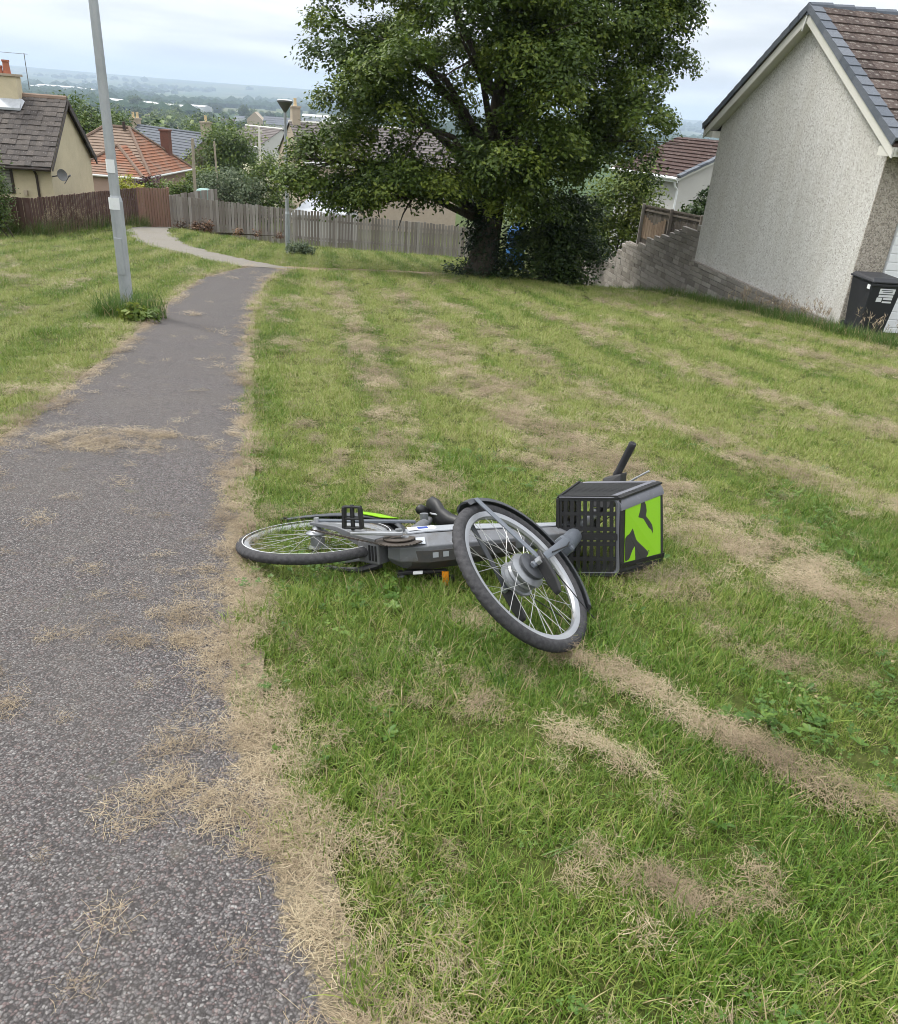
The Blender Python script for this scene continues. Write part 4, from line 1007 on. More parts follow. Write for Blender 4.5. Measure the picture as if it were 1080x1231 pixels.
    cw = MB(); cw.hexa([S(-.04, .325, -.062), S(.035, .325, -.062), S(.035, .325, .062), S(-.04, .325, .062), S(-.04, .385, -.045), S(.03, .385, -.045), S(.03, .385, .045), S(-.04, .385, .045)]); cw.tube([S(-.005, .38, 0), S(-.005, .43, 0)], .034, 16); cw.build('fork_crown', M['fork_grey'], fork, bevel=.012)
    nt_ = MB(); nt_.tube([S(0, 0, .078), S(0, 0, .094)], .014, 6); nt_.build('axle_nut', M['alu'], fork); nt_ = MB(); nt_.tube([S(0, 0, -.078), S(0, 0, -.094)], .014, 6); nt_.build('axle_nut', M['alu'], fork)
    tp = MB()      # black plastic fork-tip covers
    for s_ in (1, -1):
        tp.loft([[S(-.012 + i * .02, .03, .086 * s_ + j * .014) for i, j in ((-1, -1), (1, -1), (1, 1), (-1, 1))], [S(.03 + i * .028, .0, .088 * s_ + j * .02) for i, j in ((-1, -1), (1, -1), (1, 1), (-1, 1))], [S(.09 + i * .018, -.022, .086 * s_ + j * .02) for i, j in ((-1, -1), (1, -1), (1, 1), (-1, 1))], [S(.122 + i * .006, -.035, .084 * s_ + j * .012) for i, j in ((-1, -1), (1, -1), (1, 1), (-1, 1))]])
    tp.build('fork_tip_cover', M['black'], fork, bevel=.004)
    dk = MB(); X = FF; dk.lathe([(.05, .0), (.052, .003), (.052, .012), (.047, .016), (.02, .018)], S(0, 0, .044), FF, AX, FN, 32); dk.build('brake_drum', M['guard'], fork, auto=35)
    # ---- front mudguard and its flat stays
    fm = MB(); secs = []
    for k in range(30):
        a = R(186 - k * (186 - 42) / 29); w = .031; ro = FRAD + .016; ca, sa = math.cos(a), math.sin(a)
        q = [(ro - .022, -w), (ro - .006, -w * .92), (ro + .004, -w * .5), (ro + .006, 0), (ro + .004, w * .5), (ro - .006, w * .92), (ro - .022, w), (ro - .022, w - .003), (ro - .009, w * .82), (ro + .001, 0), (ro - .009, -w * .82), (ro - .022, -w + .003)]
        secs.append([S(r_ * ca, r_ * sa, z_) for r_, z_ in q])
    fm.loft(secs); fgd = fm.build('front_mudguard', M['guard'], root, auto=35)
    for s_ in (1, -1):
        st = MB(); a = R(176); st.bar(S(.0, .01, .088 * s_), S((FRAD + .008) * math.cos(a), (FRAD + .008) * math.sin(a), .033 * s_), .026, .005, FN); st.build('mudguard_stay', M['fork_grey'] if s_ > 0 else M['guard'], fgd, bevel=.0015)
        wr = MB(); a = R(30); wr.tube([S(.005, .05, .08 * s_), S((FRAD + .006) * math.cos(a), (FRAD + .006) * math.sin(a), .034 * s_)], .0022, 6); wr.build('wire_stay', M['black'], fgd)
    # ---- basket fixed to the frame head
    PB = dict(RF=B(1.05, .625, .155), RR=B(.838, .532, .155), LF=B(1.05, .630, -.155), LR=B(.835, .525, -.155), TRF=B(1.095, .94, .172), TRR=B(.80, .78, .172), TLF=B(1.11, .925, -.172), TLR=B(.80, .78, -.172))
    def lattice(mb, p00, p10, p11, p01, nu, nv, wu, wv, th, border=None):
        nrm = (p10 - p00).cross(p01 - p00).normalized()
        def P(u_, v_): return (p00 * (1 - u_) + p10 * u_) * (1 - v_) + (p01 * (1 - u_) + p11 * u_) * v_
        for i in range(nu + 1): mb.bar(P(i / nu, 0), P(i / nu, 1), wu if 0 < i < nu else wu * 1.5, th, nrm)
        for j in range(nv + 1): mb.bar(P(0, j / nv), P(1, j / nv), wv if 0 < j < nv else wv * 1.5, th * 1.15, nrm)
    rim = MB(); order = ['TRF', 'TRR', 'TLR', 'TLF']
    pts = []
    for i in range(4):
        a, b, c = PB[order[i - 1]], PB[order[i]], PB[order[(i + 1) % 4]]
        for t_ in (0.0, .25, .5, .75, 1.0):
            p = b + (a - b).normalized() * .035 * (1 - t_) ** 2 + (c - b).normalized() * .035 * t_ ** 2
            pts.append(p)
    pts.append(pts[0]); rim.tube(pts, .009, 8, cap=False); bas = rim.build('basket', M['basket_grey'], root, auto=40)
    bas['label'] = 'black lattice front basket with grey frame and lime front panel'
    lb = MB(); lattice(lb, PB['LR'], PB['LF'], PB['RF'], PB['RR'], 9, 5, .0155, .015, .012); lb.bar((PB['LR'] + PB['RR']) / 2, (PB['LF'] + PB['RF']) / 2, .028, .018, (0, 1, 0)); lb.build('bottom_grid', M['black'], bas)
    for nm, (a, b, c, d, nu, nv) in {'side_grid': ('RR', 'RF', 'TRF', 'TRR', 10, 13), 'side_grid.001': ('LR', 'LF', 'TLF', 'TLR', 10, 13), 'back_grid': ('LR', 'RR', 'TRR', 'TLR', 12, 10)}.items():
        q = MB(); lattice(q, PB[a], PB[b], PB[c], PB[d], nu, nv, .014, .015, .008); q.build(nm.split('.')[0], M['black'], bas)
    # rounded grey bumper bars along the right and left front edges, front tray
    nF = (PB['TRF'] - PB['RF']).cross(PB['LF'] - PB['RF']).normalized()
    if nF.x < 0: nF = -nF
    upv = (PB['TRF'] - PB['RF'])
    for key, a, b, zs in (('r', 'RF', 'TRF', 1), ('l', 'LF', 'TLF', -1)):
        q = MB(); A_, B_ = PB[a], PB[b]; secs = []
        for P_ in (A_ - (B_ - A_) * .01, B_ + (B_ - A_) * .01):
            fw = nF; sec_ = []
            for k in range(9):
                an = R(90 * k / 8); rc = .055
                sec_.append(P_ + Zr * zs * (-rc + rc * math.sin(an) + .008) + fw * (-rc + rc * math.cos(an) + .019))
            for k in range(8, -1, -1):
                an = R(90 * k / 8); rc = .055
                sec_.append(P_ + Zr * zs * (-rc + (rc - .006) * math.sin(an) + .008) + fw * (-rc + (rc - .006) * math.cos(an) + .019))
            secs.append(sec_)
        q.loft(secs); q.build('corner_bumper', M['basket_grey'] if zs > 0 else M['black'], bas, auto=40)
    eb = MB(); pts = []
    for i, (k0, k1, k2) in enumerate((('RR', 'RF', 'LF'), ('RF', 'LF', 'LR'))):
        a, b, c = PB[k0], PB[k1], PB[k2]
        for t_ in (0, .2, .4, .6, .8, 1): pts.append(b + (a - b).normalized() * .03 * (1 - t_) ** 2 + (c - b).normalized() * .03 * t_ ** 2)
    eb.tube([PB['RR']] + pts + [PB['LR']], .010, 8); eb.build('bottom_rail', M['basket_grey'], bas, auto=40)
    # front tray, lime panel, black emblem
    def FP(u_, v_, o): return (PB['RF'] * (1 - u_) + PB['TRF'] * u_) * (1 - v_) + (PB['LF'] * (1 - u_) + PB['TLF'] * u_) * v_ + nF * o
    tr = MB(); q = [(-.01, .1), (1.01, .1), (1.02, .5), (1.01, .98), (-.01, .98), (-.02, .5)]
    tr.prism([FP(a, b, .002) for a, b in q], nF * .011); fpn = tr.build('front_tray', M['black'], bas, bevel=.003)
    gpn = MB(); gpn.prism([FP(a, b, .0135) for a, b in ((.09, .145), (.93, .145), (.93, .93), (.07, .91))], nF * .002); gpn.build('lime_panel', M['lime'], bas)
    lg = MB()
    uv = [(.43, 0), (.52, -.01), (.565, .06), (.585, .16), (.56, .24), (.66, .33), (.74, .42), (.765, .51), (.74, .575), (.70, .61), (.36, .50), (.30, .585), (.6, .82), (.64, .86), (.57, .93), (.49, 1.0), (.28, 1.0), (.26, .67), (.18, .75), (.11, .87), (.0, .90), (0, .50), (.06, .46), (.11, .45), (.24, .33), (.36, .2), (.41, .1)]
    mapu = lambda u_, v_: FP(.08 + .86 * u_, .145 + .775 * v_, .0158)
    for _ in range(2):
        uv2 = []
        for i in range(len(uv)):
            a, b = uv[i], uv[(i + 1) % len(uv)]
            k1 = .12; uv2 += [(a[0] + (b[0] - a[0]) * k1, a[1] + (b[1] - a[1]) * k1), (b[0] - (b[0] - a[0]) * k1, b[1] - (b[1] - a[1]) * k1)]
        uv = uv2
    lg.prism([mapu(a, b) for a, b in uv], nF * .0012)
    lg.prism([mapu(a, b) for a, b in ((.70, .60), (.735, .61), (.655, .85), (.62, .83))], nF * .0012)
    lg.build('emblem', M['logo'], bas)
    # ---- stem, handlebar, grips, console, lever
    hbm = MB(); hbm.tube([B(.855, .66, 0), B(.82, .80, 0), B(.785, .93, 0), B(.775, 1.0, .0)], [.024, .022, .022, .024], 14); stem = hbm.build('stem', M['frame_grey'], root, auto=40)
    gi_, go_ = B(.843, 1.06, .165), B(.933, 1.035, .322)
    ct = B(.80, 1.0, .02)
    hb = MB(); hb.tube([ct + B(-.04, .0, -.10), ct, B(.835, 1.03, .09), B(.845, 1.05, .13), gi_, go_], .0115, 10); hb.tube([ct, B(.755, .995, -.06), B(.69, 1.0, -.11), B(.60, 1.01, -.135), B(.50, 1.01, -.145)], .0115, 10); bar_ = hb.build('handlebar', M['black'], root, auto=40)
    for a, b in ((gi_, go_), (B(.63, 1.008, -.13), B(.50, 1.01, -.147))):
        q = MB(); d = b - a; q.tube([a + d * t_ for t_ in (0, .05, .1, .14, .5, .9, .97, 1.0)], [.0165, .0185, .0185, .0165, .0168, .017, .0175, .014], 14); q.build('grip', M['grip'], bar_, auto=45)
    cs_ = MB(); cs_.loft([[B(.80, 1.0, .03) + w for w in (B(-.05, -.03, 0), B(.05, -.03, 0), B(.06, .03, 0), B(-.04, .03, 0))], [B(.832, 1.03, .11) + w for w in (B(-.05, -.03, 0), B(.05, -.03, 0), B(.055, .03, 0), B(-.045, .03, 0))], [B(.842, 1.055, .172) + w for w in (B(-.045, -.03, -.012), B(.04, -.03, .012), B(.045, .03, .012), B(-.04, .03, -.012))]]); cs_.build('console', M['black'], bar_, bevel=.006)
    lv = MB(); lv.bar(B(.865, 1.03, .13), B(.93, .98, .15), .014, .010, (0, 0, 1)); lv.bar(B(.93, .98, .15), B(.985, .975, .185), .013, .009, (0, 0, 1)); lv.bar(B(.985, .975, .185), B(1.03, .985, .212), .012, .008, (0, 0, 1)); lv.build('brake_lever', M['alu'], bar_, bevel=.003)
    cbx = MB()
    cbx.tube([B(.86, 1.0, .10), B(.95, .93, .10), B(.97, .80, .06), B(.94, .66, .03)], .0026, 6); cbx.build('brake_cable', M['black'], bar_); cbx = MB(); cbx.tube([S(.0, .12, .085), S(.01, .25, .085), S(-.01, .36, .06)], .0026, 6); cbx.build('brake_cable', M['black'], bar_)
make_bicycle()

# ================================================================== street furniture
def lamp(px_, py_, H, label, stickers):
    z = g1(px_, py_); t = thing('street_lamp', label, 'street lamp', (px_, py_, z - .05), 0, 'street lamps beside the path')
    b = MB(); b.lathe([(.078, 0), (.078, 1.35), (.06, 1.42), (.055, 2.4), (.045, H - .35), (.038, H - .32)], seg=8); b.build('column', M['galv'], t, bevel=.004)
    d = MB(); d.box((.0, -.074, .75), (.085, .01, .42)); d.build('access_door', M['galv'], t, bevel=.004)
    h = MB(); h.lathe([(.04, H - .34), (.06, H - .3), (.23, H - .06), (.245, H - .04), (.245, H - .015), (.20, H), (.02, H + .01)], seg=24); h.build('lantern', M['galv_dark'], t, auto=35)
    tp = MB(); tp.lathe([(.235, H + .012), (.2, H + .03), (.02, H + .035)], seg=24); tp.build('lantern_cap', M['trim_white'], t, auto=35)
    if stickers:
        for z0, z1, nm in ((1.66, 1.80, 'sticker'), (1.27, 1.40, 'sticker')):
            q = MB(); n = 9; rad = .0785 if z1 < 1.38 else .0625
            if z1 >= 1.38 and z0 < 1.4: rad = .0795
            for zz in (z0, z1):
                pass
            vs = []; fs = []
            for i in range(n):
                a = R(-150 + 110 * i / (n - 1)); vs += [(rad * math.cos(a), rad * math.sin(a), z0), (rad * math.cos(a), rad * math.sin(a), z1)]
            fs = [(2 * i, 2 * i + 2, 2 * i + 3, 2 * i + 1) for i in range(n - 1)]
            q.add(vs, fs); q.build(nm, M['sticker'], t)
lamp(-4.1, 9.62, 5.0, 'near grey steel street lamp column with white stickers beside the tarmac path', True)
lamp(-6.18, 28.0, 4.72, 'far street lamp with a cone shaped lantern in front of the grey fence', False)

def wheelie_bin():
    t = thing('wheelie_bin', 'black wheelie bin with a white sticker against the rendered house', 'bin', (7.22, 14.62, g1(7.22, 14.62)), R(6))
    b = MB(); b.hexa([(-.235, -.26, .06), (.235, -.26, .06), (.21, .26, .06), (-.21, .26, .06), (-.285, -.355, .98), (.285, -.355, .98), (.285, .33, .98), (-.285, .33, .98)])
    b.build('body', M['bin'], t, bevel=.02)
    l = MB(); l.box((0, -.01, .995), (.615, .745, .035)); l.loft([[(-.30, -.375, 1.01), (.30, -.375, 1.01), (.30, .35, 1.01), (-.30, .35, 1.01)], [(-.26, -.30, 1.055), (.26, -.30, 1.055), (.26, .32, 1.06), (-.26, .32, 1.06)]]); lid = l.build('lid', M['bin'], t, bevel=.012)
    q = MB(); q.tube([(-.2, .385, 1.0), (.2, .385, 1.0)], .016, 8); q.build('handle', M['bin'], lid)
    rb = MB(); rb.box((0, -.352, .945), (.58, .03, .045)); rb.build('rim', M['bin'], t, bevel=.008)
    def onfront(x0, x1, z0, z1, nm, mat, o=.004):
        f = lambda z: -.26 - .095 * (z - .06) / .92 - o
        p = MB(); p.hexa([(x0, f(z0), z0), (x1, f(z0), z0), (x1, f(z0) + .002, z0), (x0, f(z0) + .002, z0), (x0, f(z1), z1), (x1, f(z1), z1), (x1, f(z1) + .002, z1), (x0, f(z1) + .002, z1)]); p.build(nm, mat, t)
    onfront(-.11, .17, .80, .89, 'sticker', M['sticker']); onfront(-.10, .165, .745, .785, 'sticker', M['sticker']); onfront(-.12, -.02, .66, .735, 'sticker', M['sticker']); onfront(.0, .165, .70, .735, 'sticker', M['sticker']); onfront(.0, .165, .645, .675, 'sticker', M['sticker'])
    for k, zz in enumerate((.865, .835)): onfront(-.08 + .03 * k, .13, zz - .008, zz + .004, 'printed_line', M['bin'], .0055)
    sl = MB(); sl.box((-.289, -.27, .90), (.004, .09, .075)); sl.build('sticker', M['sticker'], t)
    for s_ in (-1, 1):
        w = MB(); w.lathe([(.03, -.025), (.1, -.025), (.1, .025), (.03, .025)], (s_ * .23, .24, .1), (0, 1, 0), (0, 0, 1), (1, 0, 0), 18); w.build('wheel', M['bin'], t)
wheelie_bin()

# ================================================================== buildings
def shared_box(name, mat, bev=0.0):
    b = MB()
    if bev: # chamfered outer face
        e_ = bev
        b.loft([[(-.5, .5, -.5), (.5, .5, -.5), (.5, .5, .5), (-.5, .5, .5)], [(-.5, -.5 + e_ * 2, -.5), (.5, -.5 + e_ * 2, -.5), (.5, -.5 + e_ * 2, .5), (-.5, -.5 + e_ * 2, .5)], [(-.5 + e_, -.5, -.5 + e_), (.5 - e_, -.5, -.5 + e_), (.5 - e_, -.5, .5 - e_), (-.5 + e_, -.5, .5 - e_)]])
    else: b.box((0, 0, 0), (1, 1, 1))
    return b.mesh(name, mat)
def place(name, me, parent, mat4):
    o = bpy.data.objects.new(name, me); COL.objects.link(o); o.parent = parent; o.matrix_local = mat4
    return o
def frame4(o, X, Y, Z):
    m_ = Matrix((X, Y, Z)).transposed().to_4x4(); m_.translation = o; return m_

def tile_mesh(name, mat, wavy=True):
    """unit roof tile: x across (-.5...5), y up the slope (0..1), z thickness; slightly rolled profile"""
    b = MB(); prof = [(-.5, .25), (-.38, .9), (-.22, .95), (-.08, .3), (.1, .25), (.24, .9), (.38, .95), (.5, .3)] if wavy else [(-.5, .5), (-.17, .55), (.17, .55), (.5, .5)]
    top = [(x, z) for x, z in prof]; bot = [(x, z - .6) for x, z in reversed(prof)]
    ring = top + bot
    b.loft([[(x, 0, z) for x, z in ring], [(x, 1, z) for x, z in ring]])
    return b.mesh(name, mat)
def tile_roof(parent, P0, U, Vv, nu, nv, me, name='tile', over=1.12, th=.03, jit=.004, rows=None, skip=None):
    """P0 eave corner, U along the eave, Vv up the slope"""
    P0, U, Vv = Vector(P0), Vector(U), Vector(Vv); n = U.cross(Vv).normalized()
    if n.z < 0: n = -n
    wu = U.length / nu; hv = Vv.length / nv; u = U.normalized(); v = Vv.normalized()
    for j in range(nv):
        for i in range(nu):
            if skip and skip(i, j): continue
            yy = (v * hv * over - n * th * .85); X = u * wu * .985
            o = P0 + u * (wu * (i + .5)) + v * hv * j + n * (th * .9 + random.uniform(-jit, jit)); Y = yy; Z = n * th
            if X.cross(Y).dot(Z) < 0: X = -X
            place(name, me, parent, frame4(o + v * random.uniform(-jit, jit), X, Y, Z))
def course_roof(parent, quad, nv, mat, name='roof', th=.035, sub=1):
    """a roof slope of stepped tile courses as one mesh; quad = eave a, eave b, ridge b, ridge a"""
    a, b, c, d = [Vector(p) for p in quad]; n = (b - a).cross(d - a).normalized()
    if n.z < 0: n = -n
    q = MB()
    for j in range(nv):
        t0, t1 = j / nv, min((j + 1.12) / nv, 1.0)
        p = [a + (d - a) * t0, b + (c - b) * t0, b + (c - b) * t1, a + (d - a) * t1]
        q.hexa([p[0] - n * .01, p[1] - n * .01, p[2] - n * .02, p[3] - n * .02, p[0] + n * th, p[1] + n * th, p[2] + n * .004, p[3] + n * .004])
    return q.build(name, mat, parent)

def rendered_house():
    ang = math.atan2(.1724, .985)
    t = thing('rendered_house', 'grey pebble dashed gable end house with brown tiled roof above the lawn', 'house', (7.115, 15.4, 0), ang)
    Wd, ze, zp, zr = 6.7, 1.25, -1.87, 3.42
    wl = MB(); D = 9.0
    # gable body
    wl.prism([(0, 0, -4.0), (0, Wd, -4.0), (0, Wd, ze + .22), (0, Wd / 2, zr - .04), (0, 0, ze + .22)], (D, 0, 0))
    wl.build('wall', M['harl'], t)
    # darker return wall on the entrance side, white boarded garage bay
    rw = MB(); rw.box((.29, -.012, (ze - 4.0) / 2 + .0), (.575, .02, ze + 4.0)); rw.build('return_wall', M['harl_brown'], t)
    gb = MB(); gb.box((2.2, -.03, -.62), (3.2, .05, 3.1)); bay = gb.build('garage_door', M['pvc_white'], t)
    for k in range(21):
        q = MB(); q.box((2.2, -.062, -2.1 + .15 * k), (3.2, .016, .132)); q.build('board', M['pvc_white'], bay, bevel=.006)
    # stone plinth under the render
    sm = [shared_box('stone', M['stone'], .07)]
    bk = MB(); bk.box((.05, Wd / 2, (zp - 4.2) / 2 + .0), (.10, Wd, 4.2 + zp)); bk.v = [(x - .06, y, z) for x, y, z in bk.v]; pl = bk.build('plinth', M['mortar'], t)
    dp = MB(); dp.box((-.045, Wd / 2, zp + .012), (.075, Wd + .02, .03)); dp.build('drip_course', M['block'], pl)
    random.seed(3); z = zp
    row = 0
    while z > -3.25:
        h = random.choice((.09, .12, .15)); y = -.02 + random.uniform(-.3, 0)
        while y < Wd:
            w = random.uniform(.22, .6); y0, y1 = max(y, 0), min(y + w, Wd)
            wy = 15.4 + .985 * (y0 + y1) / 2
            if y1 - y0 > .06 and z > -.127 * wy - .35:
                X = Vector((0, -1, 0)) * (y1 - y0 - .012); Y = Vector((1, 0, 0)) * .11; Z = Vector((0, 0, 1)) * (h - .012)
                place('stone', sm[0], pl, frame4(Vector((-.025 - random.uniform(0, .014), (y0 + y1) / 2, z - h / 2)), X, Y, Z))
            y += w
        z -= h; row += 1
    # roof
    ov, ey = .25, .45
    pitchv = Vector((0, Wd / 2 + ey, zr + .12 - (ze + .0)))
    rs = MB(); th = .05
    for s_ in (1, -1):
        y_e = -ey if s_ > 0 else Wd + ey; rs.hexa([(-ov, y_e, ze - .02), (D, y_e, ze - .02), (D, Wd / 2, zr + .06), (-ov, Wd / 2, zr + .06), (-ov, y_e, ze + .03), (D, y_e, ze + .03), (D, Wd / 2, zr + .11), (-ov, Wd / 2, zr + .11)])
    rf = rs.build('roof', M['tile_brown'], t)
    tm = tile_mesh('tile', M['tile_brown'], False)
    random.seed(5)
    P0 = Vector((-.06, -ey - .03, ze + .02)); V_ = Vector((0, Wd / 2 + ey, zr + .09 - ze)); 
    tile_roof(rf, P0, Vector((4.0, 0, 0)), V_, 12, 14, tm, th=.055)
    cr = course_roof(rf, [(3.98, -ey - .03, ze + .02), (D, -ey - .03, ze + .02), (D, Wd / 2, zr + .11), (3.98, Wd / 2, zr + .11)], 14, M['tile_brown'], 'tile_courses'); cr['kind'] = 'stuff'
    course_roof(rf, [(D, Wd + ey + .03, ze + .02), (-.1, Wd + ey + .03, ze + .02), (-.1, Wd / 2, zr + .11), (D, Wd / 2, zr + .11)], 14, M['tile_brown'], 'tile_courses')['kind'] = 'stuff'
    # verge caps
    vm = MB(); vm.loft([[(-.5, 0, -.55), (-.5, 0, .5), (.5, 0, .5), (.5, 0, .1), (-.38, 0, .1), (-.38, 0, -.55)], [(-.5, 1, -.5), (-.5, 1, .4), (.5, 1, .4), (.5, 1, .05), (-.38, 1, .05), (-.38, 1, -.5)]]); vme = vm.mesh('verge_cap', M['verge'])
    for s_ in (1, -1):
        n_ = 14; y_e = -ey - .03 if s_ > 0 else Wd + ey + .03
        e0 = Vector((-ov - .01, y_e, ze + .06)); e1 = Vector((-ov - .01, Wd / 2, zr + .13)); d = (e1 - e0) / n_; nn = Vector((1, 0, 0)).cross(d).normalized(); nn = nn if nn.z > 0 else -nn
        for k in range(n_):
            o = e0 + d * k + Vector((.09, 0, 0)) + nn * .012
            X = Vector((.24, 0, 0)); Y = d * 1.06 - nn * .012; Z = nn * .13
            place('verge_cap', vme, rf, frame4(o, X, Y, Z))
    rc = MB(); n_ = 20
    for k in range(n_): rc.tube([(-ov - .02 + k * .46, Wd / 2, zr + .10), (-ov + .45 + k * .46, Wd / 2, zr + .115)], [.115, .125], 10)
    rc.build('ridge_tiles', M['verge'], rf)
    # barge boards and soffit
    for s_ in (1, -1):
        y_e = -ey if s_ > 0 else Wd + ey; b = MB(); A = Vector((-ov + .012, y_e, ze - .02)); Bq = Vector((-ov + .012, Wd / 2, zr + .06)); dn = Vector((0, 0, -.2))
        b.hexa([A + dn * .85, Bq + dn, Bq + dn + Vector((.03, 0, 0)), A + dn * .85 + Vector((.03, 0, 0)), A, Bq, Bq + Vector((.03, 0, 0)), A + Vector((.03, 0, 0))]); b.build('barge_board', M['trim_cream'], t)
        sf = MB(); A = Vector((-ov + .05, y_e, ze - .15)); Bq = Vector((-ov + .05, Wd / 2, zr - .09)); sf.hexa([A, Bq, Bq + Vector((ov - .05, 0, 0)), A + Vector((ov - .05, 0, 0)), A + Vector((0, 0, .02)), Bq + Vector((0, 0, .02)), Bq + Vector((ov - .05, 0, .02)), A + Vector((ov - .05, 0, .02))]); sf.build('soffit', M['trim_cream'], t)
        bx_ = MB(); yy = sorted((y_e, 0 if s_ > 0 else Wd)); bx_.box((D / 2 - ov / 2 + .02, (yy[0] + yy[1]) / 2, ze - .09), (D + ov - .06, yy[1] - yy[0] - .004, .15)); bx_.build('eaves_box', M['trim_cream'], t)
        gt = MB(); gt.tube([(-ov + .1, y_e + (-.06 if s_ > 0 else .06), ze - .05), (D, y_e + (-.06 if s_ > 0 else .06), ze - .05)], .055, 10); gt.build('gutter', M['pvc_white'], t)
    ap = MB(); ap.bar((-ov - .0, Wd / 2 + .01, zr + .0), (-ov - .02, Wd / 2 + .05, zr - .28), .025, .02); ap.build('bracket', M['trim_white'], t)
rendered_house()

def block_wall():
    ang = math.atan2(.1724, .985)
    t = thing('garden_wall', 'weathered concrete block garden wall stepping down from the rendered house', 'wall', (7.115, 15.4, 0), ang)
    prof = [(6.72, -1.0), (8.1, -1.22), (9.3, -1.6), (10.2, -1.85), (10.75, -2.08), (11.9, -2.12), (12.4, -2.5), (13.1, -2.85), (14.4, -3.25), (16.3, -3.45)]
    PY = [p[0] for p in prof]; PZ = [p[1] for p in prof]
    me = shared_box('block', M['block'], .04); bk = MB()
    random.seed(9); L_, Hh = .40, .135; z0 = -5.2; j = 0
    while z0 < -1.0:
        y = 6.72 - (L_ / 2 if j % 2 else 0)
        while y < 16.3:
            y0 = max(y, 6.72); y1 = min(y + L_, 16.3); mid = (y0 + y1) / 2; top = np.interp(mid, PY, PZ); wy = 15.4 + .985 * mid; wx = 7.115 - .172 * mid
            if y1 - y0 > .08 and z0 + Hh * .6 < top and z0 + Hh > g1(wx, wy) - .1:
                place('block', me, t, frame4(Vector((.055 - random.uniform(0, .012), mid, z0 + Hh / 2)), Vector((0, -1, 0)) * (y1 - y0 - .014), Vector((1, 0, 0)) * .1, Vector((0, 0, 1)) * (Hh - .014)))
            y += L_; L_ = random.uniform(.24, .46)
        z0 += Hh; j += 1; Hh = random.choice((.11, .135, .16))
    for a, b in zip(prof[:-1], prof[1:]):
        zt = min(a[1], b[1]) - .04; bk.box((.085, (a[0] + b[0]) / 2, (zt - 5.6) / 2), (.13, b[0] - a[0], zt + 5.6))
    bk.build('core', M['mortar'], t)
    pj = MB(); pj.box((.03, 10.25, -3.4), (.03, .03, 3.0)); pj.build('movement_joint', M['groove'], t)
block_wall()

def timber_panel():
    A = Vector((5.35, 26.6, 0)); Bq = Vector((6.62, 24.4, 0)); d = (Bq - A); ln = d.length; u = d.normalized()
    t = thing('timber_fence', 'old brown timber fence panel with pale repair boards between the houses', 'fence', A)
    A0 = Vector((0, 0, 0)); me = shared_box('board', M['board_old']); mr = shared_box('repair_board', M['board_repair']); nrm = Vector((u.y, -u.x, 0)); nrm = nrm if nrm.y < 0 else -nrm
    n = int(ln / .115); random.seed(4)
    for k in range(n):
        c = A0 + u * (ln * (k + .5) / n); zt = -.99 + .0 * k / n + random.uniform(-.01, .01); zb = -3.6
        place('board', me, t, frame4(c + Vector((0, 0, (zt + zb) / 2)), u * .105, nrm * (.016 + random.uniform(0, .006)), Vector((0, 0, zt - zb))))
    for k in range(9):
        c = A0 + u * (.12 + .115 * k) + nrm * .03; hh = .5 + .16 * abs(k - 4) / 4; zt = -1.5 + .16 * abs(k - 4) / 4 * 1.4
        place('repair_board', mr, t, frame4(c + Vector((0, 0, zt - hh / 2)), u * .1, nrm * .016, Vector((0, 0, hh))))
    for z_ in (-1.0, -1.12): 
        r_ = MB(); r_.bar(A0 + u * -.02 + Vector((0, 0, z_)) + nrm * .03, A0 + u * (ln + .02) + Vector((0, 0, z_)) + nrm * .03, .03, .05); r_.build('rail', M['board_old'], t)
    for k in (0, .5, 1):
        p = MB(); p.box(A0 + u * ln * k + nrm * .045 + Vector((0, 0, -2.3)), (.09, .09, 2.7)); p.build('post', M['board_old'] if k else M['block'], t)
timber_panel()

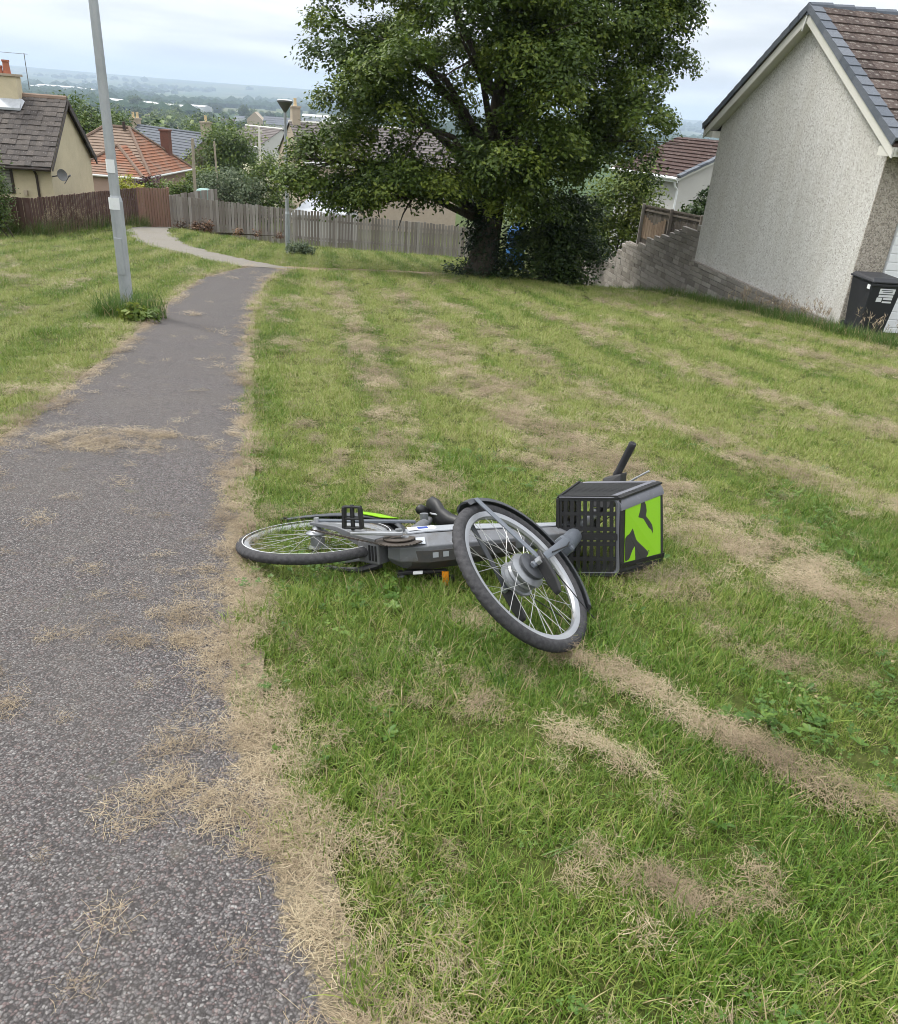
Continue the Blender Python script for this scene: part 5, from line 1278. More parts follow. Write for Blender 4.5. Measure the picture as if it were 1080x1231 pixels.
def far_cottage_right():
    t = thing('white_garage', 'low white rendered building with brown tiled roof and white gutter', 'building', (7.46, 32.0, 0), math.atan2(.49, .87))
    # local x along gable (.87,.49), local y along eave (-.49,.87)
    Wd, Ln, ze, zr = 6.6, 3.95, -.45, .86
    b = MB(); b.prism([(.25, .2, -6), (Wd - .25, .2, -6), (Wd - .25, .2, ze + .05), (Wd / 2, .2, zr - .06), (.25, .2, ze + .05)], (0, Ln - .4, 0)); b.build('wall', M['render_white'], t)
    roof = course_roof(t, [(0, Ln, ze), (0, 0, ze), (Wd / 2, 0, zr), (Wd / 2, Ln, zr)], 12, M['tile_brown_far'], 'roof', .05)
    course_roof(t, [(Wd, 0, ze), (Wd, Ln, ze), (Wd / 2, Ln, zr), (Wd / 2, 0, zr)], 12, M['tile_brown_far'], 'roof', .05)
    me = shared_box('verge_cap', M['verge']); e0 = Vector((0, -.02, ze + .06)); e1 = Vector((Wd / 2, -.02, zr + .07))
    for k in range(11):
        d = (e1 - e0) / 11; n_ = Vector((0, 1, 0)).cross(d).normalized(); n_ = n_ if n_.z > 0 else -n_
        place('verge_cap', me, roof, frame4(e0 + d * (k + .5) + n_ * .012 * (k % 2), d * .97, Vector((0, .22, 0)), n_ * .09))
    bb = MB(); bb.hexa([(0, .02, ze - .12), (Wd / 2, .02, zr - .12), (Wd / 2, .05, zr - .12), (0, .05, ze - .12), (0, .02, ze - .01), (Wd / 2, .02, zr - .01), (Wd / 2, .05, zr - .01), (0, .05, ze - .01)]); bb.build('barge_board', M['trim_white'], t)
    g = MB(); g.tube([(-.06, 0, ze - .03), (-.06, Ln, ze - .03)], .06, 8); g.box((.02, Ln / 2, ze - .09), (.03, Ln, .16)); g.build('gutter', M['pvc_white'], t)
    dpp = MB(); dpp.tube([(-.05, .12, ze - .05), (.05, .13, ze - .3), (.2, .14, ze - .42), (.2, .14, -5)], .04, 8); dpp.build('downpipe', M['pvc_white'], t)
far_cottage_right()

def cream_cottage():
    # gable faces right and towards the camera; ridge runs to the left
    e0 = Vector((-15.5, 31.0)); e1 = Vector((-16.4, 36.4)); gd_ = (e1 - e0); Wd = gd_.length; gd_.normalize(); p = Vector((-gd_.y, gd_.x))   # p to the left
    if p.x > 0: p = -p
    ang = math.atan2(gd_.y, gd_.x) - math.pi / 2         # local y = gable direction, local x = -p
    t = thing('cream_cottage', 'cream rendered cottage with a weathered dark tiled roof behind the brown fence', 'house', (e0.x, e0.y, 0), ang)
    D = 9.5; ze, zr = -1.55, .47
    w = MB(); w.prism([(0, 0, -6), (0, Wd, -6), (0, Wd, ze), (0, Wd / 2, zr - .12), (0, 0, ze)], (-D, 0, 0)); w.build('wall', M['render_cream'], t)
    ov = .12; ey = .32
    rs = MB()
    sl = (zr - ze) / (Wd / 2); zeo = ze - ey * sl * .75
    for s_ in (1, -1):
        y_e = -ey if s_ > 0 else Wd + ey
        rs.hexa([(ov, y_e, zeo), (-D - .2, y_e, zeo), (-D - .2, Wd / 2, zr - .02), (ov, Wd / 2, zr - .02), (ov, y_e, zeo + .05), (-D - .2, y_e, zeo + .05), (-D - .2, Wd / 2, zr + .03), (ov, Wd / 2, zr + .03)])
    rf = rs.build('roof', M['tile_dark'], t)
    tm = tile_mesh('tile', M['tile_dark'], False); random.seed(6)
    nu, nv = 20, 14; Lt = 4.6
    P0 = Vector((ov + .03 - Lt, -ey - .04, zeo + .03)); V_ = Vector((0, Wd / 2 + ey + .03, zr - zeo + .02))
    tile_roof(rf, P0, Vector((Lt, 0, 0)), V_, nu, nv, tm, th=.05, jit=.012)
    course_roof(rf, [(-D - .2, -ey - .03, zeo + .04), (ov + .02 - Lt, -ey - .03, zeo + .04), (ov + .02 - Lt, Wd / 2, zr + .05), (-D - .2, Wd / 2, zr + .05)], 13, M['tile_dark'], 'tile_courses', .05)['kind'] = 'stuff'
    rg = MB()
    for k in range(20): rg.tube([(ov - .46 * k, Wd / 2, zr + .05), (ov - .46 * k - .47, Wd / 2, zr + .06)], [.13, .12], 8)
    rg.build('ridge_tiles', M['tile_red_old'], rf)
    for s_ in (1, -1):
        y_e = -ey if s_ > 0 else Wd + ey; b = MB(); A = Vector((ov + .02, y_e, zeo + .03)); Bq = Vector((ov + .02, Wd / 2, zr + .02)); dn = Vector((0, 0, -.26)); k_ = Vector((.05, 0, 0))
        b.hexa([A + dn, Bq + dn * 1.1, Bq + dn * 1.1 + k_, A + dn + k_, A, Bq, Bq + k_, A + k_])
        if s_ < 0: b.build('barge_board', M['trim_dark'], t)
        else:
            b2 = MB(); dn = Vector((0, 0, -.09)); b2.hexa([A + dn, Bq + dn, Bq + dn + k_, A + dn + k_, A, Bq, Bq + k_, A + k_]); b2.build('barge_board', M['tile_dark'], t)
    g = MB(); g.tube([(ov, -ey - .06, zeo - .01), (-D, -ey - .06, zeo - .01)], .06, 8); g.tube([(-.5, -ey, zeo), (-.5, -.06, zeo - .25), (-.5, -.06, -5)], .045, 8); g.build('gutter', M['trim_dark'], t)
    # chimney
    c = MB(); c.box((-1.8, Wd / 2 - .25, zr + .08), (.72, .55, 1.25)); ch = c.build('chimney', M['render_cream'], t, bevel=.02)
    q = MB(); q.box((-1.8, Wd / 2 - .25, zr + .74), (.84, .66, .08)); q.build('chimney_cap', M['render_tan'], ch)
    q = MB(); q.hexa([(-2.25, Wd / 2 - .85, zr - .42), (-1.35, Wd / 2 - .85, zr - .42), (-1.25, Wd / 2 - .5, zr - .1), (-2.35, Wd / 2 - .5, zr - .1), (-2.35, Wd / 2 - .85, zr - .34), (-1.35, Wd / 2 - .85, zr - .34), (-1.35, Wd / 2 - .5, zr - .02), (-2.25, Wd / 2 - .5, zr - .02)]); q.build('flashing', M['galv'], ch)
    for dx, hh, rr2 in ((.0, .46, .13), (-.24, .26, .1)):
        q = MB(); q.lathe([(rr2 * 1.1, 0), (rr2, .05), (rr2 * .85, hh - .08), (rr2 * 1.05, hh - .06), (rr2, hh)], (-1.8 + dx, Wd / 2 - .25, zr + .77), seg=14); q.build('chimney_pot', M['pot_red'], ch, auto=40)
    a = MB(); m0 = Vector((-1.15, Wd / 2 - .1, zr + .3)); a.tube([m0, m0 + Vector((0, 0, 1.2))], .013, 6); bm0 = m0 + Vector((.1, 0, 1.17)); bm1 = m0 + Vector((-1.5, -.25, 1.17)); a.tube([bm0, bm1], .008, 6)
    for k in range(8):
        c_ = bm0 + (bm1 - bm0) * (k / 7); a.tube([c_ + Vector((.03, -.22, 0)), c_ + Vector((-.03, .22, 0))], .004, 5)
    a.build('aerial', M['galv_dark'], ch)
    # window with blind in the eave wall
    wf = MB(); wf.box((-1.95, -.03, ze - .62), (1.25, .09, .95)); win = wf.build('window', M['trim_dark'], t, bevel=.01)
    bl = MB()
    for k in range(8): bl.box((-1.95, -.085, ze - 1.0 + .105 * k), (1.1, .03, .09))
    bl.build('blind', M['blind'], win)
    # satellite dish at the gable corner
    ds = MB(); dc = Vector((.45, -.25, ze - .35)); ax_ = Vector((.75, -.6, .25)).normalized(); s1 = ax_.cross(Vector((0, 0, 1))).normalized(); s2 = s1.cross(ax_)
    ds.lathe([(.02, -.05), (.11, -.04), (.18, -.012), (.21, .014), (.205, .02), (.17, -.002), (.10, -.03), (.02, -.036)], dc, s1, s2, ax_, 20); dish = ds.build('satellite_dish', M['galv_dark'], t, auto=50)
    ar = MB(); ar.tube([dc - s2 * .3, dc + ax_ * .38 - s2 * .1], .015, 6); ar.tube([dc + ax_ * .36 - s2 * .1, dc + ax_ * .46 - s2 * .08], .035, 8); ar.tube([dc - ax_ * .05, Vector((.0, .1, ze - .45))], .025, 6); ar.build('dish_arm', M['galv_dark'], dish)
    lp = MB(); lp.box((-.95, -.08, ze - 1.05), (.12, .12, .16)); lp.build('wall_lamp', M['render_tan'], t)
cream_cottage()

def bungalow():
    t = thing('orange_roof_bungalow', 'bungalow with a hipped orange clay tile roof behind the brown fence', 'house', (-22.5, 54.5, 0))
    def Pt(x, y, z): return Vector((x + 22.5, y - 54.5, z))
    ze = -3.72
    w = MB(); w.box(Pt(-23.05, 54.85, -5.6), (6.4, 6.9, 4.0)); w.build('wall', M['render_pink'], t)
    wb = MB(); wb.box(Pt(-21.7, 51.6, -5.65), (3.4, 3.0, 3.9)); wb.build('bay_wall', M['render_pink'], t)
    c1, c2, c3, c4 = Pt(-26.6, 51.2, ze), Pt(-19.55, 51.2, ze), Pt(-19.4, 58.6, ze), Pt(-26.6, 58.6, ze); ra, rb = Pt(-23.4, 54.6, -1.32), Pt(-21.9, 54.6, -1.32)
    course_roof(t, [c1, c2, rb, ra], 16, M['tile_red_old'], 'roof', .05)
    course_roof(t, [c2, c3, rb + Vector((0, .01, 0)), rb], 16, M['tile_red'], 'roof', .05)
    course_roof(t, [c3, c4, ra, rb], 16, M['tile_red_old'], 'roof', .05)
    course_roof(t, [c4, c1, ra, ra + Vector((0, .01, 0))], 16, M['tile_red_old'], 'roof', .05)
    b1, b2 = Pt(-23.9, 49.9, ze + .02), Pt(-19.5, 49.9, ze + .02); pk = Pt(-21.7, 52.1, -2.22); pk2 = Pt(-21.7, 53.6, -2.22); b3, b4 = Pt(-19.5, 53.4, ze + .02), Pt(-23.9, 53.4, ze + .02)
    course_roof(t, [b1, b2, pk + Vector((.01, 0, 0)), pk], 12, M['tile_red'], 'bay_roof', .05)
    course_roof(t, [b2, b3, pk2, pk], 12, M['tile_red'], 'bay_roof', .05)
    course_roof(t, [b4, b1, pk, pk2], 12, M['tile_red'], 'bay_roof', .05)
    hp = MB()
    for a, b in ((c2, rb), (c3, rb), (c1, ra), (ra, rb), (b2, pk), (b1, pk)): hp.tube([a + Vector((0, 0, .05)), b + Vector((0, 0, .06))], .1, 6)
    hp.build('hip_tiles', M['tile_red_old'], t)
    gt = MB()
    for a, b in ((b1, b2), (c2, c3)): gt.tube([a - Vector((0, 0, .04)), b - Vector((0, 0, .04))], .07, 6)
    gt.build('gutter', M['trim_white'], t)
    c = MB(); c.box(Pt(-20.5, 57.0, -2.4), (.55, .55, 2.0)); c.box(Pt(-20.5, 57.0, -1.38), (.66, .66, .1)); c.build('chimney', M['brick_red'], t)
    v = MB(); v.tube([Pt(-22.1, 54.3, -1.4), Pt(-22.1, 54.3, -.95)], .1, 8); v.build('roof_vent', M['trim_dark'], t)
    wn = MB(); wn.box(Pt(-20.6, 50.05, -4.55), (.9, .06, .8)); win = wn.build('window', M['trim_white'], t); q = MB(); q.box(Pt(-20.6, 50.01, -4.55), (.74, .06, .64)); q.build('pane', M['glass'], win)
bungalow()

def simple_house(name, label, cat, A, B_, depth, ze, zr, wallm, roofm, zb, nwin=0, nv=12, group=None, chim=(), winz=None, verge=True):
    """gabled house: A,B_ ends of the ridge in plan, depth = width across"""
    A = Vector(A); B_ = Vector(B_); d = (B_ - A); Ln = d.length; ang = math.atan2(d.y, d.x)
    t = thing(name, label, cat, (A.x, A.y, 0), ang, group)
    h = depth / 2
    w = MB(); w.prism([(.1, -h + .25, zb), (.1, h - .25, zb), (.1, h - .25, ze + .1), (.1, 0, zr - .08), (.1, -h + .25, ze + .1)], (Ln - .2, 0, 0)); wall = w.build('wall', wallm, t)
    course_roof(t, [(0, -h, ze), (Ln, -h, ze), (Ln, 0, zr), (0, 0, zr)], nv, roofm, 'roof', .05)
    course_roof(t, [(Ln, h, ze), (0, h, ze), (0, 0, zr), (Ln, 0, zr)], nv, roofm, 'roof', .05)
    rg = MB(); rg.tube([(-.02, 0, zr + .03), (Ln + .02, 0, zr + .03)], .11, 6); rg.build('ridge', M['verge'] if roofm is M['slate'] else M['trim_cream'], t)
    g = MB(); g.tube([(0, -h - .05, ze - .03), (Ln, -h - .05, ze - .03)], .07, 6); g.box((Ln / 2, -h + .14, ze - .14), (Ln - .1, .22, .2)); g.build('gutter', M['trim_white'], t)
    for k in range(nwin):
        x_ = Ln * (k + .5) / nwin; z_ = (ze - 1.15) if winz is None else winz
        q = MB(); q.box((x_, -h + .22, z_), (1.15, .1, 1.25)); win = q.build('window', M['trim_white'], t)
        q = MB(); q.box((x_, -h + .17, z_), (.95, .06, 1.05)); q.build('pane', M['glass'], win)
    for (x_, hh, mat, pots, pm) in chim:
        q = MB(); q.box((x_, 0, zr + hh / 2 - .5), (.6, .75, hh + 1.0)); q.box((x_, 0, zr + hh + .03), (.72, .88, .12)); ch = q.build('chimney', M[mat], t)
        for k in range(pots):
            q = MB(); yy = (k - (pots - 1) / 2) * .45; q.lathe([(.15, 0), (.12, .08), (.11, .42), (.13, .45), (.12, .5)], (x_, yy, zr + hh + .1), seg=10); q.build('chimney_pot', M[pm], ch)
    return t
simple_house('slate_roof_house', 'long house with a blue grey slate roof and a stone chimney at each end', 'house', (-33.6, 85), (-23.9, 77.5), 8.0, -5.3, -2.45, M['render_tan'], M['slate'], -12, 3, 14, chim=((.4, .55, 'render_tan', 2, 'pot_yellow'), (11.8, .95, 'render_tan', 1, 'pot_yellow')))
simple_house('brown_roof_house', 'tan walled house with a wide grey brown roof and chimney behind the big tree', 'house', (-14.3, 66), (-3.0, 71.5), 8.5, -3.0, -.55, M['render_tan'], M['tile_grey'], -12, 5, 14, chim=((.5, 1.0, 'render_tan', 1, 'pot_yellow'),), winz=-4.6)
simple_house('terrace_house', 'low brown roofed terrace with white walls past the pale pole', 'house', (-26.9, 101), (-22.0, 98.2), 8.0, -4.1, -2.3, M['render_white'], M['tile_grey'], -14, 3, 12)

def outbuilding():
    t = thing('white_outbuilding', 'small white outbuilding with a grey roof behind the grey fence', 'shed', (-9.2, 43.0, -.55), R(-8))
    w = MB(); w.prism([(0, 0, -7), (2.6, 0, -7), (2.6, 0, -3.55), (0, 0, -3.75)], (0, 3, 0)); w.build('wall', M['render_white'], t)
    r_ = MB(); r_.hexa([(-.15, -.15, -3.76), (2.75, -.15, -3.54), (2.75, 3.1, -2.95), (-.15, 3.1, -3.15), (-.15, -.15, -3.66), (2.75, -.15, -3.44), (2.75, 3.1, -2.85), (-.15, 3.1, -3.05)]); r_.build('roof', M['galv'], t)
    c = MB(); c.hexa([(-.3, 3.2, -3.2), (2.8, 3.2, -3.1), (2.8, 5.6, -2.4), (-.3, 5.6, -2.5), (-.3, 3.2, -3.1), (2.8, 3.2, -3.0), (2.8, 5.6, -2.3), (-.3, 5.6, -2.4)]); c.build('rear_roof', M['slate'], t)
outbuilding()

# ================================================================== fences
def fence_run(t, A, B_, n, me, ztop, gap=.9, jit=.02, thick=.02, zb=-.15, clip=None):
    A = Vector(A); B_ = Vector(B_); d = B_ - A; u = d.normalized(); ln = d.length; nr = Vector((u.y, -u.x))
    for k in range(n):
        c = A + d * ((k + .5) / n); zt = ztop(k / n) + random.uniform(-jit, jit); z0 = g1(c.x, c.y) + zb
        off = nr * (.012 if k % 2 else -.012)
        place('board', me, t, frame4(Vector((c.x + off.x, c.y + off.y, (zt + z0) / 2)) - t.location, Vector((u.x, u.y, 0)) * (ln / n * gap), Vector((nr.x, nr.y, 0)) * thick, Vector((0, 0, zt - z0))))
def fences():
    random.seed(12)
    t = thing('grey_picket_fence', 'weathered grey vertical board fence running behind the far lamp', 'fence', (-12.7, 36, -5))
    me = shared_box('board', M['board_grey'])
    P = [(-12.75, 35.3), (-8.2, 35.6), (-3.6, 36.6), (1.2, 38.2)]
    def zt(i): return lambda f: np.interp(i + f, [0, 1, 2, 3], [-2.82, -3.02, -3.25, -3.55])
    for i in range(3): fence_run(t, P[i], P[i + 1], 36, me, zt(i), .82, .025, .022)
    fence_run(t, (-12.75, 35.3), (-11.6, 38.2), 14, me, lambda f: -2.82 + .1 * f, .82, .02, .022)
    for i in range(3):
        for dz in (.35, 1.1):
            r_ = MB(); a, b = P[i], P[i + 1]; r_.bar(Vector((a[0], a[1] + .05, g1(*a) + dz)) - t.location, Vector((b[0], b[1] + .05, g1(*b) + dz)) - t.location, .04, .09); r_.build('rail', M['board_grey'], t)
    for k in range(9):
        f = k / 8 * 3; i = min(int(f), 2); a = Vector(P[i]); b = Vector(P[i + 1]); c = a + (b - a) * (f - i); p = MB(); p.box(Vector((c.x, c.y + .1, g1(c.x, c.y) + .6)) - t.location, (.09, .09, 1.5)); p.build('post', M['board_grey'], t)
    t = thing('brown_fence', 'dark brown close boarded fence in front of the cream cottage', 'fence', (-14, 27, -4)); me = shared_box('board', M['board_brown'])
    fence_run(t, (-16.6, 25.0), (-13.6, 25.6), 30, me, lambda f: -2.05 - .05 * f, .97, .02, .02)
    fence_run(t, (-13.6, 25.6), (-13.95, 34.8), 96, me, lambda f: -2.1 - .48 * f, .97, .02, .02)
    for k in range(5):
        c = Vector((-13.6, 25.6)) + Vector((-.35, 9.2)) * k / 4; p = MB(); p.box(Vector((c.x - .08, c.y, g1(c.x, c.y) + .4)) - t.location, (.1, .1, 1.2)); p.build('post', M['board_brown'], t)
    t = thing('tan_fence', 'lighter tan fence panel at the end of the brown fence by the gravel path', 'fence', (-14, 33, -4.5)); me = shared_box('board', M['board_tan'])
    fence_run(t, (-13.95, 34.9), (-13.9, 38.2), 22, me, lambda f: -2.58 - .32 * f, .99, .01, .018)
    p = MB(); p.box(Vector((-13.9, 38.3, -3.8)) - t.location, (.11, .11, 1.9)); p.build('post', M['board_tan'], t)
    t = thing('rear_fence', 'dark brown fence further back behind the grey fence', 'fence', (-16, 46, -6)); me = shared_box('board', M['board_brown'])
    fence_run(t, (-17.6, 45), (-12.6, 47.5), 40, me, lambda f: -3.75 - .1 * f, .98, .03, .02)
fences()

def pole(x, y, ztop, r_, mat, label, arm=False, bend=0):
    z = g1(x, y); t = thing('utility_pole', label, 'pole', (x, y, z - .3))
    H = ztop - z + .3; b = MB(); b.tube([(0, 0, 0), (bend * .4, 0, H * .5), (bend, 0, H)], [r_, r_ * .85, r_ * .7], 8); b.build('shaft', M[mat], t)
    c = MB(); c.box((bend, 0, H - .25), (.5 if arm else .16, .08, .1)); c.build('crossarm', M[mat], t)
pole(-13.95, 42.2, -.95, .10, 'pole_wood', 'leaning weathered wooden pole behind the end of the grey fence', False, .08)
pole(-16.6, 55, -1.7, .08, 'pole_wood', 'thin wooden pole beside the dark shrub', False, -.1)
pole(-18.2, 72.5, -1.35, .13, 'pole_white', 'pale lamp post among the shrubs in front of the terrace', True)
tk = MB(); tk.box((0, 0, .5), (.5, .5, 1.1)); tk.loft([[(-.28, -.28, 1.05), (.28, -.28, 1.05), (.28, .28, 1.05), (-.28, .28, 1.05)], [(-.2, -.2, 1.14), (.2, -.2, 1.14), (.2, .2, 1.14), (-.2, .2, 1.14)]])
o = tk.build('garden_store', M['green_box'], None, bevel=.03); o.location = (-12.35, 38.6, -3.95); tag(o, 'sea green plastic garden box behind the grey fence', 'storage box')
bl_ = MB(); bl_.lathe([(.3, 0), (.34, .05), (.36, .8), (.34, .85), (.2, .98), (.03, 1.02)], seg=16); o = bl_.build('water_butt', M['blue'], None, auto=40); o.location = (1.72, 31.2, g1(1.72, 31.2) - .03); o.scale = (1, 1, 1.7); tag(o, 'blue plastic drum seen between the big tree and the dark bush', 'drum')

# ================================================================== trees and shrubs
def leaf_mesh(name, lobes, n, size, mat, seed, droop=.3, clump=.3, perclump=14, shell=.45, elong=1.5, zmin=None, sub=None):
    """leaves gathered in sprays on the skin of many small leaf masses, so that light and dark clumps read"""
    rng = np.random.default_rng(seed); lobes = np.array(lobes, float)
    if lobes.shape[1] < 5: lobes = np.concatenate([lobes, np.ones((len(lobes), 1))], 1)
    if sub:
        S_ = []
        for l in lobes:
            k = max(4, int(sub[1] * (l[3] / sub[0]) ** 2))
            d = rng.normal(size=(k, 3)); d /= np.linalg.norm(d, axis=1)[:, None]
            rd = l[3] * rng.uniform(.45, .98, k); c = l[:3] + d * rd[:, None] * np.array([1, 1, l[4]])
            S_.append(np.concatenate([c, (sub[0] * rng.uniform(.6, 1.25, k))[:, None], rng.uniform(.45, .75, k)[:, None]], 1))
        lobes = np.concatenate(S_)
    wgt = lobes[:, 3] ** 2; wgt = wgt / wgt.sum(); nc = max(1, n // perclump)
    k = rng.choice(len(lobes), nc, p=wgt)
    d = rng.normal(size=(nc, 3)); d /= np.linalg.norm(d, axis=1)[:, None]
    if sub: d[:, 2] = np.where(rng.random(nc) < .75, np.abs(d[:, 2]), d[:, 2] * .6)
    rad = lobes[k, 3] * (shell + (1 - shell) * rng.random(nc) ** .6) * rng.uniform(.82, 1.12, nc)
    cc = lobes[k, :3] + d * rad[:, None] * np.stack([np.ones(nc), np.ones(nc), lobes[k, 4]], -1)
    lt = np.clip(rng.normal(.45, .2, len(lobes)), 0, 1); ctint = np.clip(lt[k] + rng.normal(0, .1, nc), 0, 1)
    ci = np.repeat(np.arange(nc), perclump); N_ = len(ci)
    off = rng.normal(size=(N_, 3)) * clump * np.array([.75, .75, .8]); off[:, 2] -= droop * clump * rng.random(N_) * 1.5
    P = cc[ci] + off
    nrm = rng.normal(size=(N_, 3)) * .42 + np.array([0, 0, .65]) + d[ci] * .6; nrm /= np.linalg.norm(nrm, axis=1)[:, None]
    a = rng.normal(size=(N_, 3)); a[:, 2] -= .5; a -= (a * nrm).sum(1)[:, None] * nrm; a /= np.linalg.norm(a, axis=1)[:, None]
    b = np.cross(nrm, a); s_ = size * rng.uniform(.65, 1.3, N_)[:, None]
    V = np.stack([P - a * s_ * elong * .5, P - b * s_ * .42 + a * s_ * .05 + nrm * s_ * .08, P + a * s_ * elong * .5, P + b * s_ * .42 + a * s_ * .05 + nrm * s_ * .08], 1)
    bt = np.clip(ctint[ci] + rng.normal(0, .15, N_), 0, 1)
    if zmin is not None:
        idx = np.where(P[:, 2] > zmin)[0]; V = V[idx]; bt = bt[idx]; N_ = len(idx)
    me = bpy.data.meshes.new(name); me.from_pydata(V.reshape(-1, 3), [], np.arange(N_ * 4).reshape(-1, 4)); me.materials.append(mat)
    at = me.attributes.new('bt', 'FLOAT', 'FACE'); at.data.foreach_set('value', bt.astype(np.float32))
    return me

def big_tree():
    bx_, by_ = .37, 23.3; bz = g1(bx_, by_)
    t = thing('broadleaf_tree', 'large dark green broadleaf tree with drooping branches on the lawn', 'tree', (bx_, by_, bz))
    O = Vector((bx_, by_, bz))
    lob = [(-3.5, 23.3, 2.8, 1.3), (-2.4, 22.3, 2.5, 1.8), (-4.2, 22.4, -.15, .8, .75), (-3.2, 22.6, -.1, 1.05, .8), (-3.2, 23.8, 1.3, 1.0), (-1.6, 21.8, .9, 1.8), (-.5, 21.3, 2.5, 2.1), (1.0, 21.3, 2.9, 2.1), (2.3, 21.5, 2.3, 1.9), (3.4, 23.3, 3.2, 1.8), (4.4, 23.3, 3.6, 1.1), (5.0, 23.3, 4.1, .7), (3.0, 21.9, .9, 1.7), (3.85, 23.3, 1.5, 1.05), (.9, 21.2, .6, 1.7), (-.6, 21.5, -.05, 1.25), (-1.9, 22.0, -.9, 1.05), (1.8, 21.9, .0, 1.2), (-2.9, 22.3, -1.1, .55),
           (.4, 24.6, 1.4, 2.3), (-2.2, 25.2, 2.0, 2.0), (2.6, 25.4, 1.8, 2.0), (.4, 23.3, 5.6, 3.4), (-2.8, 23.6, 5.0, 2.2), (3.4, 23.6, 5.6, 2.4), (.4, 22, 8.2, 2.8), (0.2, 26.6, 4.2, 2.6), (-3.9, 23.5, 4.3, 1.2), (4.5, 23.4, 5.4, 1.4), (3.6, 22.8, .7, .7), (-4.5, 22.4, -.55, .45), (-3.6, 22.3, -.75, .5), (-2.6, 22.2, .2, 1.2), (-1.2, 21.8, .05, 1.25), (-2.9, 22.3, -.5, .8), (-1.3, 21.8, -.75, .7), (4.0, 23.2, 2.5, 1.1), (4.2, 23.3, 4.4, 1.2), (.6, 21.4, -.05, 1.1), (2.9, 22.2, 1.7, 1.3), (-3.4, 22.8, 1.9, 1.0)]
    lob = [l if len(l) == 5 else l + (1.0,) for l in lob]
    lob = [((a - .37) * (.9 if c > 1.5 else 1.0) + .37, b, c, r_, q) for a, b, c, r_, q in lob]
    lo = [(a - bx_, b - by_, c - bz, r_, q) for a, b, c, r_, q in lob]
    me = leaf_mesh('crown', lo, 235000, .076, M['leaf_alder'], 51, droop=.9, clump=.13, perclump=12, shell=.72, sub=(.7, 1.8))
    cr = link('crown', me, t)
    # ragged sprigs hanging at the edges
    tr = MB(); random.seed(8)
    tr.tube([(.0, 0, -.1), (.02, .0, .35), (.1, 0, 1.2), (.18, .0, 2.3), (.1, .1, 3.6), (.2, .1, 5.5), (.1, .1, 8.5), (.0, 0, 11)], [.62, .44, .36, .34, .30, .24, .14, .03], 14)
    for k in range(3):
        a = random.uniform(0, 6.28); tr.tube([(.1, 0, 1.6 + .4 * k), (.5 * math.cos(a), .5 * math.sin(a), 2.8 + .4 * k), (1.1 * math.cos(a), 1.1 * math.sin(a), 5.5), (1.6 * math.cos(a), 1.6 * math.sin(a), 8)], [.2, .17, .12, .04], 8)
    for l in lo[:26]:
        h0 = min(max(1.4, l[2] * .55), 6); e_ = Vector(l[:3]); s_ = Vector((.15, .05, h0)); m_ = s_ * .45 + e_ * .55 + Vector((0, 0, .5)); tr.tube([s_, m_, e_, e_ + (e_ - s_) * .18 - Vector((0, 0, .25))], [.11, .075, .035, .01], 7)
        for j in range(3):
            q = e_ + Vector((random.gauss(0, .6), random.gauss(0, .6), random.gauss(-.1, .5))) * l[3] * .8; tr.tube([m_ * .3 + e_ * .7, (m_ * .1 + e_ * .4 + q * .5), q], [.03, .02, .006], 5)
    tr.build('trunk', M['bark'], t, auto=60)
    iv = [(.05 + .38 * math.cos(a), .38 * math.sin(a), z, .22) for z in np.arange(.1, 3.2, .35) for a in np.arange(0, 6.2, 1.05)] + [(.0 + .75 * math.cos(a), .75 * math.sin(a), .12, .28) for a in np.arange(0, 6.2, .8)]
    link('ivy', leaf_mesh('ivy', iv, 7000, .075, M['leaf_ivy'], 53, clump=.13, perclump=8, shell=.5), t)
big_tree()

def plant(name, label, cat, loc, lobes, n, size, mat, seed, stems=5, group=None, flowers=0, clump=None, extra=None, elong=1.5, trunk=.05, droop=.2):
    t = thing(name, label, cat, loc, 0, group)
    R_ = max(l[3] for l in lobes)
    link('foliage' if cat != 'tree' else 'crown', leaf_mesh('foliage', lobes, n, size, M[mat], seed, clump=clump or max(.12, R_ * .2), perclump=10, droop=droop, elong=elong, zmin=.02, sub=(max(.16, R_ * .38), 3) if R_ > .4 else None), t)
    tr = MB(); rnd = random.Random(seed)
    if cat == 'tree':
        H = max(l[2] for l in lobes); tr.tube([(0, 0, -.3), (0, 0, H * .3), (rnd.uniform(-.1, .1), 0, H)], [trunk * 1.4, trunk, trunk * .3], 8)
    for k in range(stems):
        l = lobes[k % len(lobes)]; e_ = Vector(l[:3]); tr.tube([(rnd.uniform(-.1, .1), rnd.uniform(-.1, .1), -.1 if cat != 'tree' else l[2] * .35), e_ * .5 + Vector((0, 0, .1 * l[2])), e_], [trunk, trunk * .6, trunk * .2], 6)
    tr.build('stem' if cat != 'tree' else 'trunk', M['bark'], t)
    if flowers:
        link('blossom', leaf_mesh('blossom', [(l[0], l[1] - .1, l[2] + .1, l[3] * 1.03) + tuple(l[4:]) for l in lobes], flowers, size * .95, M['flower'], seed + 1, clump=.10, perclump=14, shell=.88, elong=1.1), t)
    return t
def G(x, y, dz=0): return (x, y, g1(x, y) + dz)
def lobs(r, h, n, seed, sq=1.0, flat=.75, low=.25):
    rnd = random.Random(seed); L_ = [(0, 0, h * .55, r * .72, sq)]
    for k in range(n):
        a = 2 * math.pi * k / n + rnd.uniform(-.3, .3); q = rnd.uniform(.35, .62); z = rnd.uniform(low, .84)
        L_.append((r * q * math.cos(a), r * q * math.sin(a), h * z, r * rnd.uniform(.34, .52) * (1 if z < .7 else .85), sq))
    return L_
